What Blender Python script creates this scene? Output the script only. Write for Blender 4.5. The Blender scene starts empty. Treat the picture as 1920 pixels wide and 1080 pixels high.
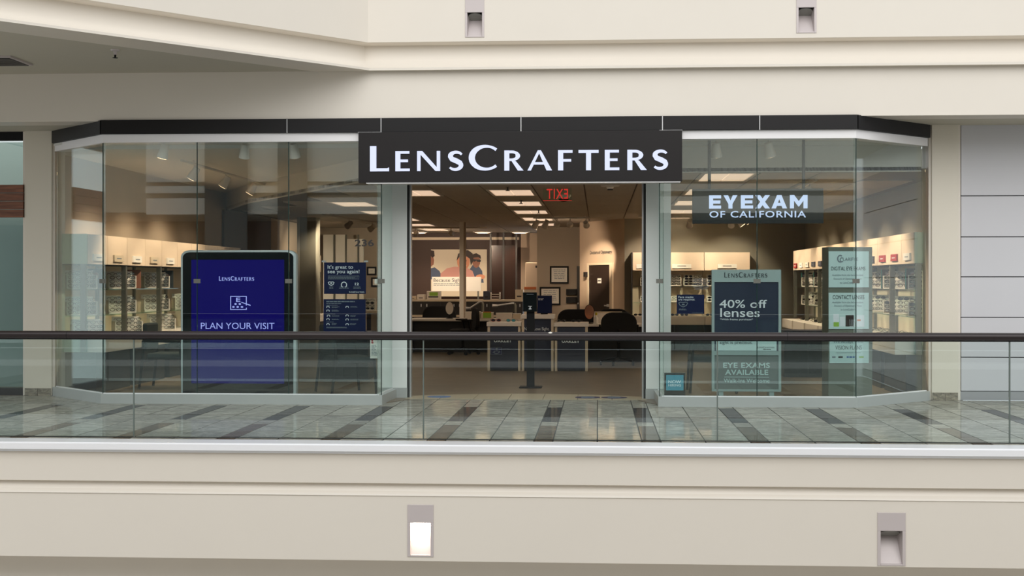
import bpy, math, random
from mathutils import Vector, Matrix
random.seed(7)
S = bpy.context.scene
COL = S.collection

# ------------------------------------------------------------------ camera, world, exposure
FPX, HOR, EYE, YAW = 2600.0, 528.0, 1.6, math.radians(3.56)
cam_d = bpy.data.cameras.new('camera'); cam = bpy.data.objects.new('camera', cam_d); COL.objects.link(cam)
cam.location = (0, 0, EYE); cam.rotation_euler = (math.pi/2, 0, YAW)
cam_d.sensor_width = 36; cam_d.lens = 36*FPX/1920; cam_d.shift_y = (HOR-540)/1920
cam_d.clip_start = .02; cam_d.clip_end = 300
S.camera = cam
world = bpy.data.worlds.new('skylight'); S.world = world; world.use_nodes = True
bg = world.node_tree.nodes['Background']; bg.inputs[0].default_value = (.93, .965, 1, 1); bg.inputs[1].default_value = .95
sun_d = bpy.data.lights.new('daylight', 'SUN'); sun_d.energy = 1.7; sun_d.angle = math.radians(55); sun_d.color = (1, .985, .96)
sun = bpy.data.objects.new('daylight', sun_d); COL.objects.link(sun); sun.location = (3, -10, 14)
sun.rotation_euler = Vector((-.12, .80, -.60)).to_track_quat('-Z', 'Y').to_euler()      # soft sun through the atrium roof, from behind the viewer
S.view_settings.view_transform = 'Standard'; S.view_settings.look = 'None'; S.view_settings.gamma = 1
S.view_settings.use_curve_mapping = False; S.view_settings.exposure = 0.0
S.cycles.transparent_max_bounces = 32; S.cycles.max_bounces = 8; S.cycles.caustics_reflective = False; S.cycles.caustics_refractive = False

# ------------------------------------------------------------------ measuring helpers
CY, SY = math.cos(YAW), math.sin(YAW)
def ray(x, y):
    a = (x-960)/FPX; b = (HOR-y)/FPX
    return Vector((-SY+a*CY, CY+a*SY, b))
def P(x, y, Y):
    r = ray(x, y); t = Y/r.y; return Vector((r.x*t, Y, EYE+r.z*t))
def PX(x, Y): return P(x, HOR, Y).x
def PZ(x, y, Y): return P(x, y, Y).z
def lin(c):
    return tuple(((v/255)/12.92 if v/255 <= .04045 else ((v/255+.055)/1.055)**2.4) for v in c)

# ------------------------------------------------------------------ materials
def nodes(name):
    m = bpy.data.materials.new(name); m.use_nodes = True
    nt = m.node_tree; return m, nt, nt.nodes['Principled BSDF']
def mat(name, c, rough=.5, metal=0, spec=.5, var=0, scale=8, bump=0, bscale=60, coat=0):
    m, nt, b = nodes(name); c = lin(c)
    b.inputs['Base Color'].default_value = (*c, 1); b.inputs['Roughness'].default_value = rough
    b.inputs['Metallic'].default_value = metal; b.inputs['Specular IOR Level'].default_value = spec
    if coat: b.inputs['Coat Weight'].default_value = coat
    tc = nt.nodes.new('ShaderNodeTexCoord')
    if var:
        n = nt.nodes.new('ShaderNodeTexNoise'); n.inputs['Scale'].default_value = scale; n.inputs['Detail'].default_value = 5
        r = nt.nodes.new('ShaderNodeMix'); r.data_type = 'RGBA'
        r.inputs[6].default_value = (*[v*(1-var) for v in c], 1); r.inputs[7].default_value = (*[min(1, v*(1+var)) for v in c], 1)
        nt.links.new(tc.outputs['Object'], n.inputs['Vector']); nt.links.new(n.outputs['Fac'], r.inputs[0]); nt.links.new(r.outputs[2], b.inputs['Base Color'])
    if bump:
        n2 = nt.nodes.new('ShaderNodeTexNoise'); n2.inputs['Scale'].default_value = bscale
        bp = nt.nodes.new('ShaderNodeBump'); bp.inputs['Strength'].default_value = bump; bp.inputs['Distance'].default_value = .01
        nt.links.new(tc.outputs['Object'], n2.inputs['Vector']); nt.links.new(n2.outputs['Fac'], bp.inputs['Height']); nt.links.new(bp.outputs['Normal'], b.inputs['Normal'])
    return m
def emis(name, c, s, base=(20, 20, 20)):
    m, nt, b = nodes(name); b.inputs['Base Color'].default_value = (*lin(base), 1)
    b.inputs['Emission Color'].default_value = (*lin(c), 1); b.inputs['Emission Strength'].default_value = s
    b.inputs['Roughness'].default_value = .35; b.inputs['Specular IOR Level'].default_value = .15
    return m
def glass(name, tint, refl=.045):
    m = bpy.data.materials.new(name); m.use_nodes = True; nt = m.node_tree; nt.nodes.clear()
    o = nt.nodes.new('ShaderNodeOutputMaterial'); mx = nt.nodes.new('ShaderNodeMixShader')
    t = nt.nodes.new('ShaderNodeBsdfTransparent'); t.inputs[0].default_value = (*tint, 1)
    g = nt.nodes.new('ShaderNodeBsdfGlossy'); g.inputs['Roughness'].default_value = 0.0; g.inputs['Color'].default_value = (.95, 1, .98, 1)
    f = nt.nodes.new('ShaderNodeLayerWeight'); f.inputs['Blend'].default_value = .5
    pw = nt.nodes.new('ShaderNodeMath'); pw.operation = 'POWER'; pw.inputs[1].default_value = 5
    mu = nt.nodes.new('ShaderNodeMath'); mu.operation = 'MULTIPLY_ADD'; mu.inputs[1].default_value = 1-refl; mu.inputs[2].default_value = refl
    nt.links.new(f.outputs['Facing'], pw.inputs[0]); nt.links.new(pw.outputs[0], mu.inputs[0]); nt.links.new(mu.outputs[0], mx.inputs[0])
    nt.links.new(t.outputs[0], mx.inputs[1]); nt.links.new(g.outputs[0], mx.inputs[2]); nt.links.new(mx.outputs[0], o.inputs[0])
    return m
def granite(name, c1, c2, c3, rough=.05, scale=9, gloss=.36):
    m, nt, b = nodes(name); b.inputs['Roughness'].default_value = .6; b.inputs['Specular IOR Level'].default_value = .0
    gs = nt.nodes.new('ShaderNodeBsdfGlossy'); gs.inputs['Roughness'].default_value = rough; ms = nt.nodes.new('ShaderNodeMixShader'); ms.inputs[0].default_value = gloss
    nt.links.new(b.outputs[0], ms.inputs[1]); nt.links.new(gs.outputs[0], ms.inputs[2]); nt.links.new(ms.outputs[0], nt.nodes['Material Output'].inputs[0])
    tc = nt.nodes.new('ShaderNodeTexCoord'); mp = nt.nodes.new('ShaderNodeMapping'); oi = nt.nodes.new('ShaderNodeObjectInfo')
    mp.inputs['Scale'].default_value = (.4, 1.2, 1)
    sc = nt.nodes.new('ShaderNodeVectorMath'); sc.operation = 'SCALE'; sc.inputs[0].default_value = (37, 23, 11)
    nt.links.new(oi.outputs['Random'], sc.inputs['Scale']); nt.links.new(sc.outputs[0], mp.inputs['Location']); nt.links.new(tc.outputs['Object'], mp.inputs['Vector'])
    n = nt.nodes.new('ShaderNodeTexNoise'); n.inputs['Scale'].default_value = scale; n.inputs['Detail'].default_value = 8; n.inputs['Distortion'].default_value = 1.2
    v = nt.nodes.new('ShaderNodeTexNoise'); v.inputs['Scale'].default_value = scale*9; v.inputs['Detail'].default_value = 3
    r = nt.nodes.new('ShaderNodeValToRGB'); e = r.color_ramp.elements
    e[0].position = .36; e[0].color = (*lin(c1), 1); e[1].position = .66; e[1].color = (*lin(c2), 1)
    r2 = nt.nodes.new('ShaderNodeValToRGB'); e = r2.color_ramp.elements
    e[0].position = .56; e[0].color = (0, 0, 0, 1); e[1].position = .7; e[1].color = (1, 1, 1, 1)
    mx = nt.nodes.new('ShaderNodeMix'); mx.data_type = 'RGBA'; mx.inputs[7].default_value = (*lin(c3), 1)
    hv = nt.nodes.new('ShaderNodeHueSaturation'); ma = nt.nodes.new('ShaderNodeMapRange')
    ma.inputs[3].default_value = .88; ma.inputs[4].default_value = 1.12
    nt.links.new(oi.outputs['Random'], ma.inputs[0]); nt.links.new(ma.outputs[0], hv.inputs['Value'])
    for a in (n, v): nt.links.new(mp.outputs[0], a.inputs['Vector'])
    nt.links.new(n.outputs['Fac'], r.inputs[0]); nt.links.new(v.outputs['Fac'], r2.inputs[0]); nt.links.new(r.outputs[0], mx.inputs[6])
    nt.links.new(r2.outputs[0], mx.inputs[0]); nt.links.new(mx.outputs[2], hv.inputs['Color']); nt.links.new(hv.outputs[0], b.inputs['Base Color'])
    return m
def wood(name, c1, c2, rough=.45, stretch=(1, 12, 12)):
    m, nt, b = nodes(name); b.inputs['Roughness'].default_value = rough
    tc = nt.nodes.new('ShaderNodeTexCoord'); mp = nt.nodes.new('ShaderNodeMapping'); mp.inputs['Scale'].default_value = stretch
    n = nt.nodes.new('ShaderNodeTexNoise'); n.inputs['Scale'].default_value = 3; n.inputs['Detail'].default_value = 7
    r = nt.nodes.new('ShaderNodeValToRGB'); e = r.color_ramp.elements
    e[0].position = .3; e[0].color = (*lin(c1), 1); e[1].position = .7; e[1].color = (*lin(c2), 1)
    nt.links.new(tc.outputs['Object'], mp.inputs[0]); nt.links.new(mp.outputs[0], n.inputs['Vector']); nt.links.new(n.outputs['Fac'], r.inputs[0]); nt.links.new(r.outputs[0], b.inputs['Base Color'])
    return m
M = dict(
    cream=mat('cream_paint', (226, 218, 206), .42, var=.02, scale=2, spec=.4),
    cream2=mat('warm_pier_paint', (224, 216, 200), .5, var=.02, scale=2),
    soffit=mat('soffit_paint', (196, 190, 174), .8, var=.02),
    ledge=mat('white_ledge', (238, 238, 240), .3),
    black_panel=mat('black_header_laminate', (20, 18, 19), .4, spec=.3),
    sign_black=mat('black_sign_face', (24, 20, 20), .4, spec=.3),
    alu=mat('satin_aluminium', (205, 205, 205), .32, metal=.55),
    silver=mat('silver_trim', (236, 234, 234), .35),
    steel=mat('brushed_steel_base', (186, 188, 186), .35, metal=.2, var=.04, scale=30),
    pier_metal=mat('painted_door_post', (240, 242, 238), .4),
    rail=mat('dark_bronze_rail', (42, 34, 34), .32, metal=.3),
    seam=mat('polished_glass_edge', (98, 108, 102), .3),
    joint=mat('dark_joint', (30, 32, 30), .6),
    grout=mat('grout', (74, 72, 66), .7),
    gran=granite('light_granite', (134, 131, 120), (192, 189, 176), (104, 97, 86), scale=13),
    gran_dark=granite('dark_granite', (58, 57, 57), (78, 76, 74), (40, 40, 42), .06),
    gran_brown=granite('brown_granite', (92, 80, 66), (122, 108, 90), (70, 62, 54), .07),
    plinth=granite('plinth_granite', (110, 100, 84), (176, 164, 142), (66, 60, 52), .2, 22),
    grey_panel=mat('pale_grey_panel', (206, 205, 208), .4, var=.015, scale=1.5),
    grey_base=mat('grey_wall_base', (160, 160, 162), .5),
    wood=wood('dark_walnut', (92, 56, 40), (142, 90, 64)),
    teal_wall=mat('pale_teal_wall', (158, 178, 174), .6),
    win=glass('window_glass', (.955, .985, .975), .1),
    win_edge=glass('balustrade_glass', (.93, .975, .968), .045),
    green_edge=mat('green_glass_edge', (30, 52, 48), .2),
    shelf_glass=glass('shelf_glass', (.88, .965, .94), .04),
    clear=glass('clear_lens', (.97, .98, .97), .03),
    floor_in=wood('store_floor_laminate', (104, 90, 72), (128, 112, 92), .4, (1, 6, 6)),
    thresh=mat('threshold_tile', (176, 164, 140), .35, var=.05, scale=6),
    ceil=mat('acoustic_tile', (178, 168, 154), .9, var=.04, scale=14, bump=.3, bscale=180),
    ceil_grid=mat('ceiling_grid', (96, 86, 76), .7),
    gyp=mat('gypsum_white', (214, 212, 204), .8, var=.02),
    wall_in=mat('taupe_wall', (172, 158, 140), .75, var=.03, scale=3),
    wall_warm=mat('warm_beige_wall', (198, 176, 152), .75, var=.03, scale=3),
    wall_green=mat('grey_green_wall', (150, 146, 132), .75, var=.03, scale=3),
    brown_wall=mat('dark_brown_wall', (58, 37, 28), .6, var=.1, scale=2),
    laminate=mat('maple_laminate', (226, 206, 182), .5, var=.03, scale=4),
    white=mat('white_laminate', (226, 218, 206), .4),
    paper=mat('white_card', (236, 232, 222), .6),
    cream_box=mat('cream_plastic', (214, 198, 172), .5),
    dark=mat('charcoal_laminate', (36, 33, 32), .45),
    navyp=mat('navy_counter_panel', (38, 40, 58), .25, coat=.4),
    black=mat('black_plastic', (14, 14, 15), .6, spec=.25),
    fabric=mat('black_fabric', (24, 24, 25), .9, bump=.4, bscale=300),
    greyfab=mat('slate_upholstery', (58, 66, 66), .85, bump=.3, bscale=200),
    upright=mat('grey_upright', (112, 112, 104), .4, metal=.5),
    red=mat('red_card', (168, 40, 42), .5),
    navycard=mat('slate_card', (62, 66, 80), .5),
    teal=mat('teal_card', (60, 140, 132), .4),
    blue_print=mat('navy_poster_print', (8, 22, 62), .45, spec=.2),
    slate_print=mat('navy_sale_print', (22, 36, 60), .4),
    grey_print=mat('grey_print', (108, 116, 114), .4),
    mint=mat('mint_print', (192, 218, 216), .45),
    mintframe=mat('pale_green_frame', (158, 176, 174), .35),
    olive=mat('olive_grey_tower', (98, 104, 92), .5),
    ink=mat('dark_ink', (48, 58, 64), .6),
    inkw=mat('white_ink', (224, 232, 236), .5),
    inkb=mat('black_ink', (26, 24, 24), .6),
    inkgrey=mat('grey_ink', (120, 132, 140), .6),
    led=emis('blue_white_led', (222, 229, 255), 1.08, (20, 20, 26)),
    led2=emis('sky_blue_led', (204, 222, 255), 1.05, (20, 20, 26)),
    screen=emis('blue_screen', (6, 0, 92), 1.0, (2, 1, 6)),
    screen_txt=emis('screen_text', (170, 182, 255), 1.0),
    hscreen=emis('teal_screen', (70, 150, 170), .7),
    bezel=mat('glossy_black_bezel', (16, 24, 26), .12, spec=.6),
    kiosk=mat('silver_kiosk_shell', (206, 216, 218), .3, metal=.15),
    exit=emis('red_exit_letters', (214, 54, 46), .8),
    troffer=emis('troffer_lens', (255, 220, 188), .72, (220, 200, 180)),
    lamp=emis('warm_lamp', (255, 214, 168), 6.0),
    hot=emis('niche_lamp', (255, 236, 214), 30.0),
    niche=mat('niche_metal', (196, 186, 184), .4, metal=.1),
    niche_lens=mat('frosted_lens', (142, 142, 136), .4),
    lensd=mat('dark_lens', (24, 20, 20), .1, spec=.7),
    f_black=mat('black_acetate', (20, 18, 18), .25),
    f_tort=mat('tortoise_acetate', (74, 40, 26), .25, var=.4, scale=60),
    f_grey=mat('gunmetal_wire', (84, 80, 76), .3, metal=.7),
    orange=mat('orange_panel', (206, 112, 58), .5),
    orange_reflection=mat('mirror_orange_reflection', (226, 150, 112), .12, metal=.9),  # tint carries the reflection of the orange wall, painted into the mirror face
    mirror=mat('mirror_face', (226, 212, 194), .2, metal=.35),
    navy_decal=mat('navy_decal', (34, 36, 84), .4), blue_decal=mat('blue_decal', (70, 110, 168), .4),
    skin=mat('print_skin', (214, 146, 112), .6), skin2=mat('print_tan', (150, 100, 80), .6), pink=mat('print_pink', (206, 150, 140), .6),
    photo_bg=mat('print_backdrop', (214, 202, 180), .6), hair=mat('print_hair', (44, 28, 24), .6), denim=mat('print_denim', (70, 84, 110), .6),
    green=mat('lime_print', (138, 182, 62), .5), redsun=mat('red_frame', (150, 28, 28), .2), cyan=mat('cyan_lens', (60, 150, 160), .15),
    stone=mat('atrium_floor', (196, 190, 178), .5, var=.06, scale=1),
    opp=mat('atrium_cream_paint', (238, 234, 226), .5), opp_dark=mat('atrium_grey_banner', (96, 100, 100), .7),
)

# ------------------------------------------------------------------ mesh helpers
WL = {}
class MB:
    def __init__(s): s.v, s.f = [], []
    def add(s, vs, fs):
        o = len(s.v); s.v += [Vector(v) for v in vs]; s.f += [[i+o for i in f] for f in fs]; return s
    def box(s, x0, x1, y0, y1, z0, z1):
        return s.add([(x0,y0,z0),(x1,y0,z0),(x1,y1,z0),(x0,y1,z0),(x0,y0,z1),(x1,y0,z1),(x1,y1,z1),(x0,y1,z1)],
                     [(0,3,2,1),(4,5,6,7),(0,1,5,4),(1,2,6,5),(2,3,7,6),(3,0,4,7)])
    def prism(s, pts, a, b, n=None):
        """closed plan outline pts (x, y), from height a to height b"""
        k = len(pts); ar = sum(pts[i][0]*pts[(i+1)%k][1]-pts[(i+1)%k][0]*pts[i][1] for i in range(k))
        if ar < 0: pts = pts[::-1]
        return s.add([(p[0],p[1],a) for p in pts]+[(p[0],p[1],b) for p in pts],
                     [list(range(k))[::-1], list(range(k, 2*k))]+[(i,(i+1)%k,(i+1)%k+k,i+k) for i in range(k)])
    def plate(s, pts, y0, y1):
        """outline in X-Z, thickness y0..y1 (y0 is the near side)"""
        k = len(pts); ar = sum(pts[i][0]*pts[(i+1)%k][1]-pts[(i+1)%k][0]*pts[i][1] for i in range(k))
        if ar < 0: pts = pts[::-1]
        return s.add([(p[0],y0,p[1]) for p in pts]+[(p[0],y1,p[1]) for p in pts],
                     [list(range(k)), list(range(k, 2*k))[::-1]]+[((i+1)%k,i,i+k,(i+1)%k+k) for i in range(k)])
    def cyl(s, p0, p1, r0, r1=None, n=12):
        p0, p1 = Vector(p0), Vector(p1); r1 = r0 if r1 is None else r1
        d = (p1-p0).normalized(); u = d.orthogonal().normalized(); w = d.cross(u)
        vs = []
        for p, r in ((p0, r0), (p1, r1)):
            for i in range(n):
                t = 2*math.pi*i/n; vs.append(p+u*(r*math.cos(t))+w*(r*math.sin(t)))
        return s.add(vs, [list(range(n))[::-1], list(range(n, 2*n))]+[(i,(i+1)%n,(i+1)%n+n,i+n) for i in range(n)])
    def tube(s, pts, r, n=8, closed=False):
        pts = [Vector(p) for p in pts]; k = len(pts); vs = []; up = None
        for i, p in enumerate(pts):
            d = (pts[(i+1)%k]-pts[i-1]) if closed else (pts[min(i+1,k-1)]-pts[max(i-1,0)])
            d.normalize()
            if up is None: u = d.orthogonal().normalized()
            else:
                u = up-d*up.dot(d); u.normalize()
            up = u; w = d.cross(u)
            for j in range(n):
                t = 2*math.pi*j/n; vs.append(p+u*(r*math.cos(t))+w*(r*math.sin(t)))
        fs = [(i*n+j, i*n+(j+1)%n, ((i+1)%k)*n+(j+1)%n, ((i+1)%k)*n+j) for i in range(k if closed else k-1) for j in range(n)]
        if not closed: fs += [list(range(n))[::-1], list(range((k-1)*n, k*n))]
        return s.add(vs, fs)
    def lathe(s, prof, c=(0,0,0), n=20):
        k = len(prof); vs = [(c[0]+r*math.cos(2*math.pi*i/n), c[1]+r*math.sin(2*math.pi*i/n), c[2]+z) for i in range(n) for r, z in prof]
        fs = [(i*k+j, ((i+1)%n)*k+j, ((i+1)%n)*k+j+1, i*k+j+1) for i in range(n) for j in range(k-1)]
        return s.add(vs, fs)
    def sweep(s, path, prof, closed=True):
        """path in plan; prof = (offset to the right of the path's direction, z)"""
        k = len(prof); n = len(path); pp = [Vector(p) for p in path]; vs = []
        for i, p in enumerate(pp):
            ds = []
            if i > 0: ds.append((pp[i]-pp[i-1]).normalized())
            if i < n-1: ds.append((pp[i+1]-pp[i]).normalized())
            ns = [Vector((d.y, -d.x)) for d in ds]; m = sum(ns, Vector((0,0))).normalized(); m = m/max(.3, m.dot(ns[0]))
            for o, z in prof: vs.append((p.x+m.x*o, p.y+m.y*o, z))
        fs = [(i*k+j, (i+1)*k+j, (i+1)*k+(j+1)%k, i*k+(j+1)%k) for i in range(n-1) for j in range(k)]
        fs += [list(range(k)), [(n-1)*k+j for j in range(k)][::-1]]
        return s.add(vs, fs)
    def rot(s, ang, c=(0,0,0), axis='Z'):
        R = Matrix.Rotation(ang, 3, axis); c = Vector(c); s.v = [R@(v-c)+c for v in s.v]; return s
    def build(s, name, m, parent=None, smooth=False, bevel=0):
        me = bpy.data.meshes.new(name); off = Vector(WL.get(parent.name, (0,0,0))) if parent else Vector((0,0,0))
        if parent is None and s.v:      # origin at the base of the thing
            xs = [v.x for v in s.v]; ys = [v.y for v in s.v]; off = Vector(((min(xs)+max(xs))/2, (min(ys)+max(ys))/2, min(v.z for v in s.v)))
        me.from_pydata([v-off for v in s.v], [], s.f); me.materials.append(M[m] if isinstance(m, str) else m)
        import bmesh as _b
        bm = _b.new(); bm.from_mesh(me); _b.ops.recalc_face_normals(bm, faces=bm.faces); bm.to_mesh(me); bm.free()
        if smooth:
            for p in me.polygons: p.use_smooth = True
            me.set_sharp_from_angle(angle=math.radians(38))
        o = bpy.data.objects.new(name, me); COL.objects.link(o)
        if parent: o.parent = parent; WL[o.name] = WL.get(parent.name, Vector((0,0,0)))
        else: o.location = off; WL[o.name] = off
        if bevel:
            b = o.modifiers.new('edge', 'BEVEL'); b.width = bevel; b.segments = 2; b.limit_method = 'ANGLE'
        return o
def tag(o, label, cat=None, group=None, kind=None):
    o['label'] = label
    if cat: o['category'] = cat
    if group: o['group'] = group
    if kind: o['kind'] = kind
    return o
def thing(name, label, cat, loc, group=None, kind=None):
    o = bpy.data.objects.new(name, None); COL.objects.link(o); o.location = loc; o.empty_display_size = .1
    WL[o.name] = Vector(loc); return tag(o, label, cat, group, kind)
def dup(o, parent=None):
    c = o.copy(); COL.objects.link(c); c.parent = parent
    for ch in o.children: dup(ch, c)
    return c
def spot(name, parent_loc, target, power, ang, col=(1, .78, .57), par=None, size=.04):
    l = bpy.data.lights.new(name, 'SPOT'); l.energy = power*1.9; l.spot_size = math.radians(ang); l.spot_blend = .7; l.color = col; l.shadow_soft_size = size
    o = bpy.data.objects.new(name, l); COL.objects.link(o); d = Vector(target)-Vector(parent_loc)
    o.rotation_euler = d.to_track_quat('-Z', 'Y').to_euler(); o.location = Vector(parent_loc)-(WL[par.name] if par else Vector((0, 0, 0)))
    if par: o.parent = par
    return o
def bx(name, m, x0, x1, y0, y1, z0, z1, parent=None, bevel=0): return MB().box(x0,x1,y0,y1,z0,z1).build(name, m, parent, bevel=bevel)
def arc(cx, cy, rx, ry, a0, a1, n=16): return [(cx+rx*math.cos(math.radians(a0+(a1-a0)*i/n)), cy+ry*math.sin(math.radians(a0+(a1-a0)*i/n))) for i in range(n+1)]
def rrect(x0, x1, z0, z1, r, n=6, rz=None):
    rz = rz or r
    return arc(x1-r, z1-rz, r, rz, 0, 90, n)+arc(x0+r, z1-rz, r, rz, 90, 180, n)+arc(x0+r, z0+rz, r, rz, 180, 270, n)+arc(x1-r, z0+rz, r, rz, 270, 360, n)
_font_cache = {}
def text_verts(s, bold=0.0, space=1.0):
    key = (s, bold, space)
    if key not in _font_cache:
        cu = bpy.data.curves.new('lettering', 'FONT'); cu.body = s; cu.size = 1; cu.offset = bold; cu.resolution_u = 3; cu.space_character = space
        ob = bpy.data.objects.new('lettering', cu); COL.objects.link(ob); bpy.context.view_layer.update()
        me = bpy.data.meshes.new_from_object(ob.evaluated_get(bpy.context.evaluated_depsgraph_get()))
        vs = [tuple(v.co) for v in me.vertices]; fs = [list(p.vertices) for p in me.polygons]
        bpy.data.objects.remove(ob); bpy.data.curves.remove(cu); bpy.data.meshes.remove(me)
        _font_cache[key] = (vs, fs)
    return _font_cache[key]
def text(s, m, x0, x1, z0, z1, Y, parent, bold=0.0, space=1.0, name='lettering', rot=None, th=.004, each=False):
    """flat lettering facing -Y fitted into a rectangle, standing th proud of the plane Y"""
    vs, fs = text_verts(s, bold, space)
    a0 = min(v[0] for v in vs); a1 = max(v[0] for v in vs); b0 = min(v[1] for v in vs); b1 = max(v[1] for v in vs)
    W = [(x0+(v[0]-a0)/(a1-a0)*(x1-x0), Y-th, z0+(v[1]-b0)/(b1-b0)*(z1-z0)) for v in vs]
    if each:
        par = list(range(len(vs)))
        def fd(i):
            while par[i] != i: i = par[i]
            return i
        for f in fs:
            for i in f[1:]: par[fd(i)] = fd(f[0])
        isl = {}
        for f in fs: isl.setdefault(fd(f[0]), []).append(f)
        gr = []
        for k, ff in sorted(isl.items(), key=lambda kv: min(W[i][0] for f in kv[1] for i in f)):
            lo = min(W[i][0] for f in ff for i in f); hi = max(W[i][0] for f in ff for i in f)
            if gr and lo < gr[-1][1]-.35*min(hi-lo, gr[-1][1]-gr[-1][0]): gr[-1][1] = max(gr[-1][1], hi); gr[-1][2] += ff
            else: gr.append([lo, hi, list(ff)])
        for lo, hi, ff in gr:
            ids = sorted({i for f in ff for i in f}); mp = {i: k for k, i in enumerate(ids)}
            MB().add([W[i] for i in ids], [[mp[i] for i in f] for f in ff]).build('letter', m, parent)
        return
    mb = MB().add(W, fs)
    if rot: mb.rot(*rot)
    me_o = mb.build(name, m, parent); return me_o
# hand-drawn flared capitals (x, z polygons in units where the small capitals are 102 high)
def ribbon(pts, ws):
    L, R = [], []
    for i, p in enumerate(pts):
        a = pts[max(0, i-1)]; b = pts[min(len(pts)-1, i+1)]; dx, dy = b[0]-a[0], b[1]-a[1]; l = math.hypot(dx, dy) or 1
        nx, ny = -dy/l, dx/l; w = ws[i]/2; L.append((p[0]+nx*w, p[1]+ny*w)); R.append((p[0]-nx*w, p[1]-ny*w))
    return [[L[i], L[i+1], R[i+1], R[i]] for i in range(len(pts)-1)]
def lerpw(n, ks):
    out = []
    for i in range(n):
        t = i/(n-1)*(len(ks)-1); j = min(int(t), len(ks)-2); out.append(ks[j]+(ks[j+1]-ks[j])*(t-j))
    return out
def R4(a, b, c, d): return [(a, c), (b, c), (b, d), (a, d)]
def glyph(ch):
    if ch == 'L': return [R4(0, 32, 0, 128), R4(0, 97, 0, 15), [(88, 15), (97, 0), (97, 19)]]
    if ch == 'E': return [R4(0, 25, 0, 102), R4(0, 71, 89, 102), R4(0, 64, 46, 59), R4(0, 73, 0, 13)]
    if ch == 'F': return [R4(0, 26, 0, 102), R4(0, 73, 89, 102), R4(0, 66, 44, 57)]
    if ch == 'T': return [R4(0, 101, 88, 102), R4(38, 63, 0, 102)]
    if ch == 'N': return [R4(0, 17, 0, 102), R4(100, 117, 0, 102), [(0, 102), (26, 102), (117, 0), (93, 0)]]
    if ch == 'A': return [[(0, 0), (17, 0), (66, 102), (52, 102)], [(96, 0), (124, 0), (68, 102), (52, 102)], R4(28, 96, 30, 42)]
    if ch == 'R':
        b = arc(38, 75, 30, 20, 90, -90, 14); path = [(12, 95)]+b+[(12, 55)]
        return [R4(0, 25, 0, 102)]+ribbon(path, lerpw(len(path), [13, 14, 24, 14, 12]))+[[(34, 52), (58, 48), (97, 0), (68, 0)]]
    if ch == 'S':
        path = arc(44, 74, 30, 21, 25, 180, 12)+[(22, 60), (44, 51), (64, 40)]+arc(38, 28, 30, 21, 10, -150, 12)
        return ribbon(path, lerpw(len(path), [11, 14, 16, 24, 26, 22, 16, 14, 11]))
    if ch == 'C':
        path = arc(86, 66, 72, 58, 44, 316, 34)
        return ribbon(path, lerpw(len(path), [15, 12, 16, 25, 31, 31, 25, 16, 12, 14]))
LOGO = [('L', 147, 97), ('E', 277, 73), ('N', 388, 117), ('S', 543, 82), ('C', 652, 143), ('R', 831, 97), ('A', 948, 124), ('F', 1102, 73), ('T', 1205, 101), ('E', 1337, 73), ('R', 1450, 97), ('S', 1574, 84)]
def logo(m, x0, x1, z0, z1, Y, parent, depth=.003, each=False, rot=None):
    k = (x1-x0)/1513.0; kz = (z1-z0)/134.0; mb = MB(); out = []
    for n, (ch, px, w) in enumerate(LOGO):
        if each: mb = MB()
        for q, poly in enumerate(glyph(ch)):
            e = .00012*q+.0001*(n % 3)
            mb.plate([(x0+(px-147+p[0])*k, z0+(p[1]+3)*kz) for p in poly], Y-depth-e, Y-.0004)
        if each:
            if rot: mb.rot(*rot)
            out.append(mb.build('letter', m, parent))
    if not each:
        if rot: mb.rot(*rot)
        mb.build('lettering', m, parent)
def bars(m, x0, x1, z0, z1, n, Y, parent, rot=None, seed=1, fill=.45, align='l'):
    """rows of print too small to read"""
    rr = random.Random(seed); mb = MB(); h = (z1-z0)/n
    for i in range(n):
        zt = z1-i*h; w = (x1-x0)*rr.uniform(.7, 1); a = x0 if align == 'l' else (x0+x1)/2-w/2; x = a
        while x < a+w-.005:
            l = min(rr.uniform(.25, .7)*h*4, a+w-x); mb.box(x, x+l, Y-.003, Y-.0005, zt-h*fill, zt); x += l+h*.35
    if rot: mb.rot(*rot)
    return mb.build('small_print', m, parent)

# ------------------------------------------------------------------ key planes of the place
YF, YW, YP, YB = 17.85, 19.0, 18.92, 13.85      # shopfront, mall wall, door posts, balcony edge
XL, XR = PX(191, YF), PX(1606, YF)              # front corners of the shopfront
XLW, XRW = PX(101, YW), PX(1741, YW)            # where its angled ends meet the mall wall
XD1, XD2 = PX(714, YF), PX(1237, YF)            # inner ends of the two windows
ZH1, ZH0, ZT = 3.72, 3.535, 3.425               # header top, header foot, silver trim foot
ZB = .125                                       # top of the steel base
def struct(o, label, kind='structure', cat=None): return tag(o, label, cat, None, kind)

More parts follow.
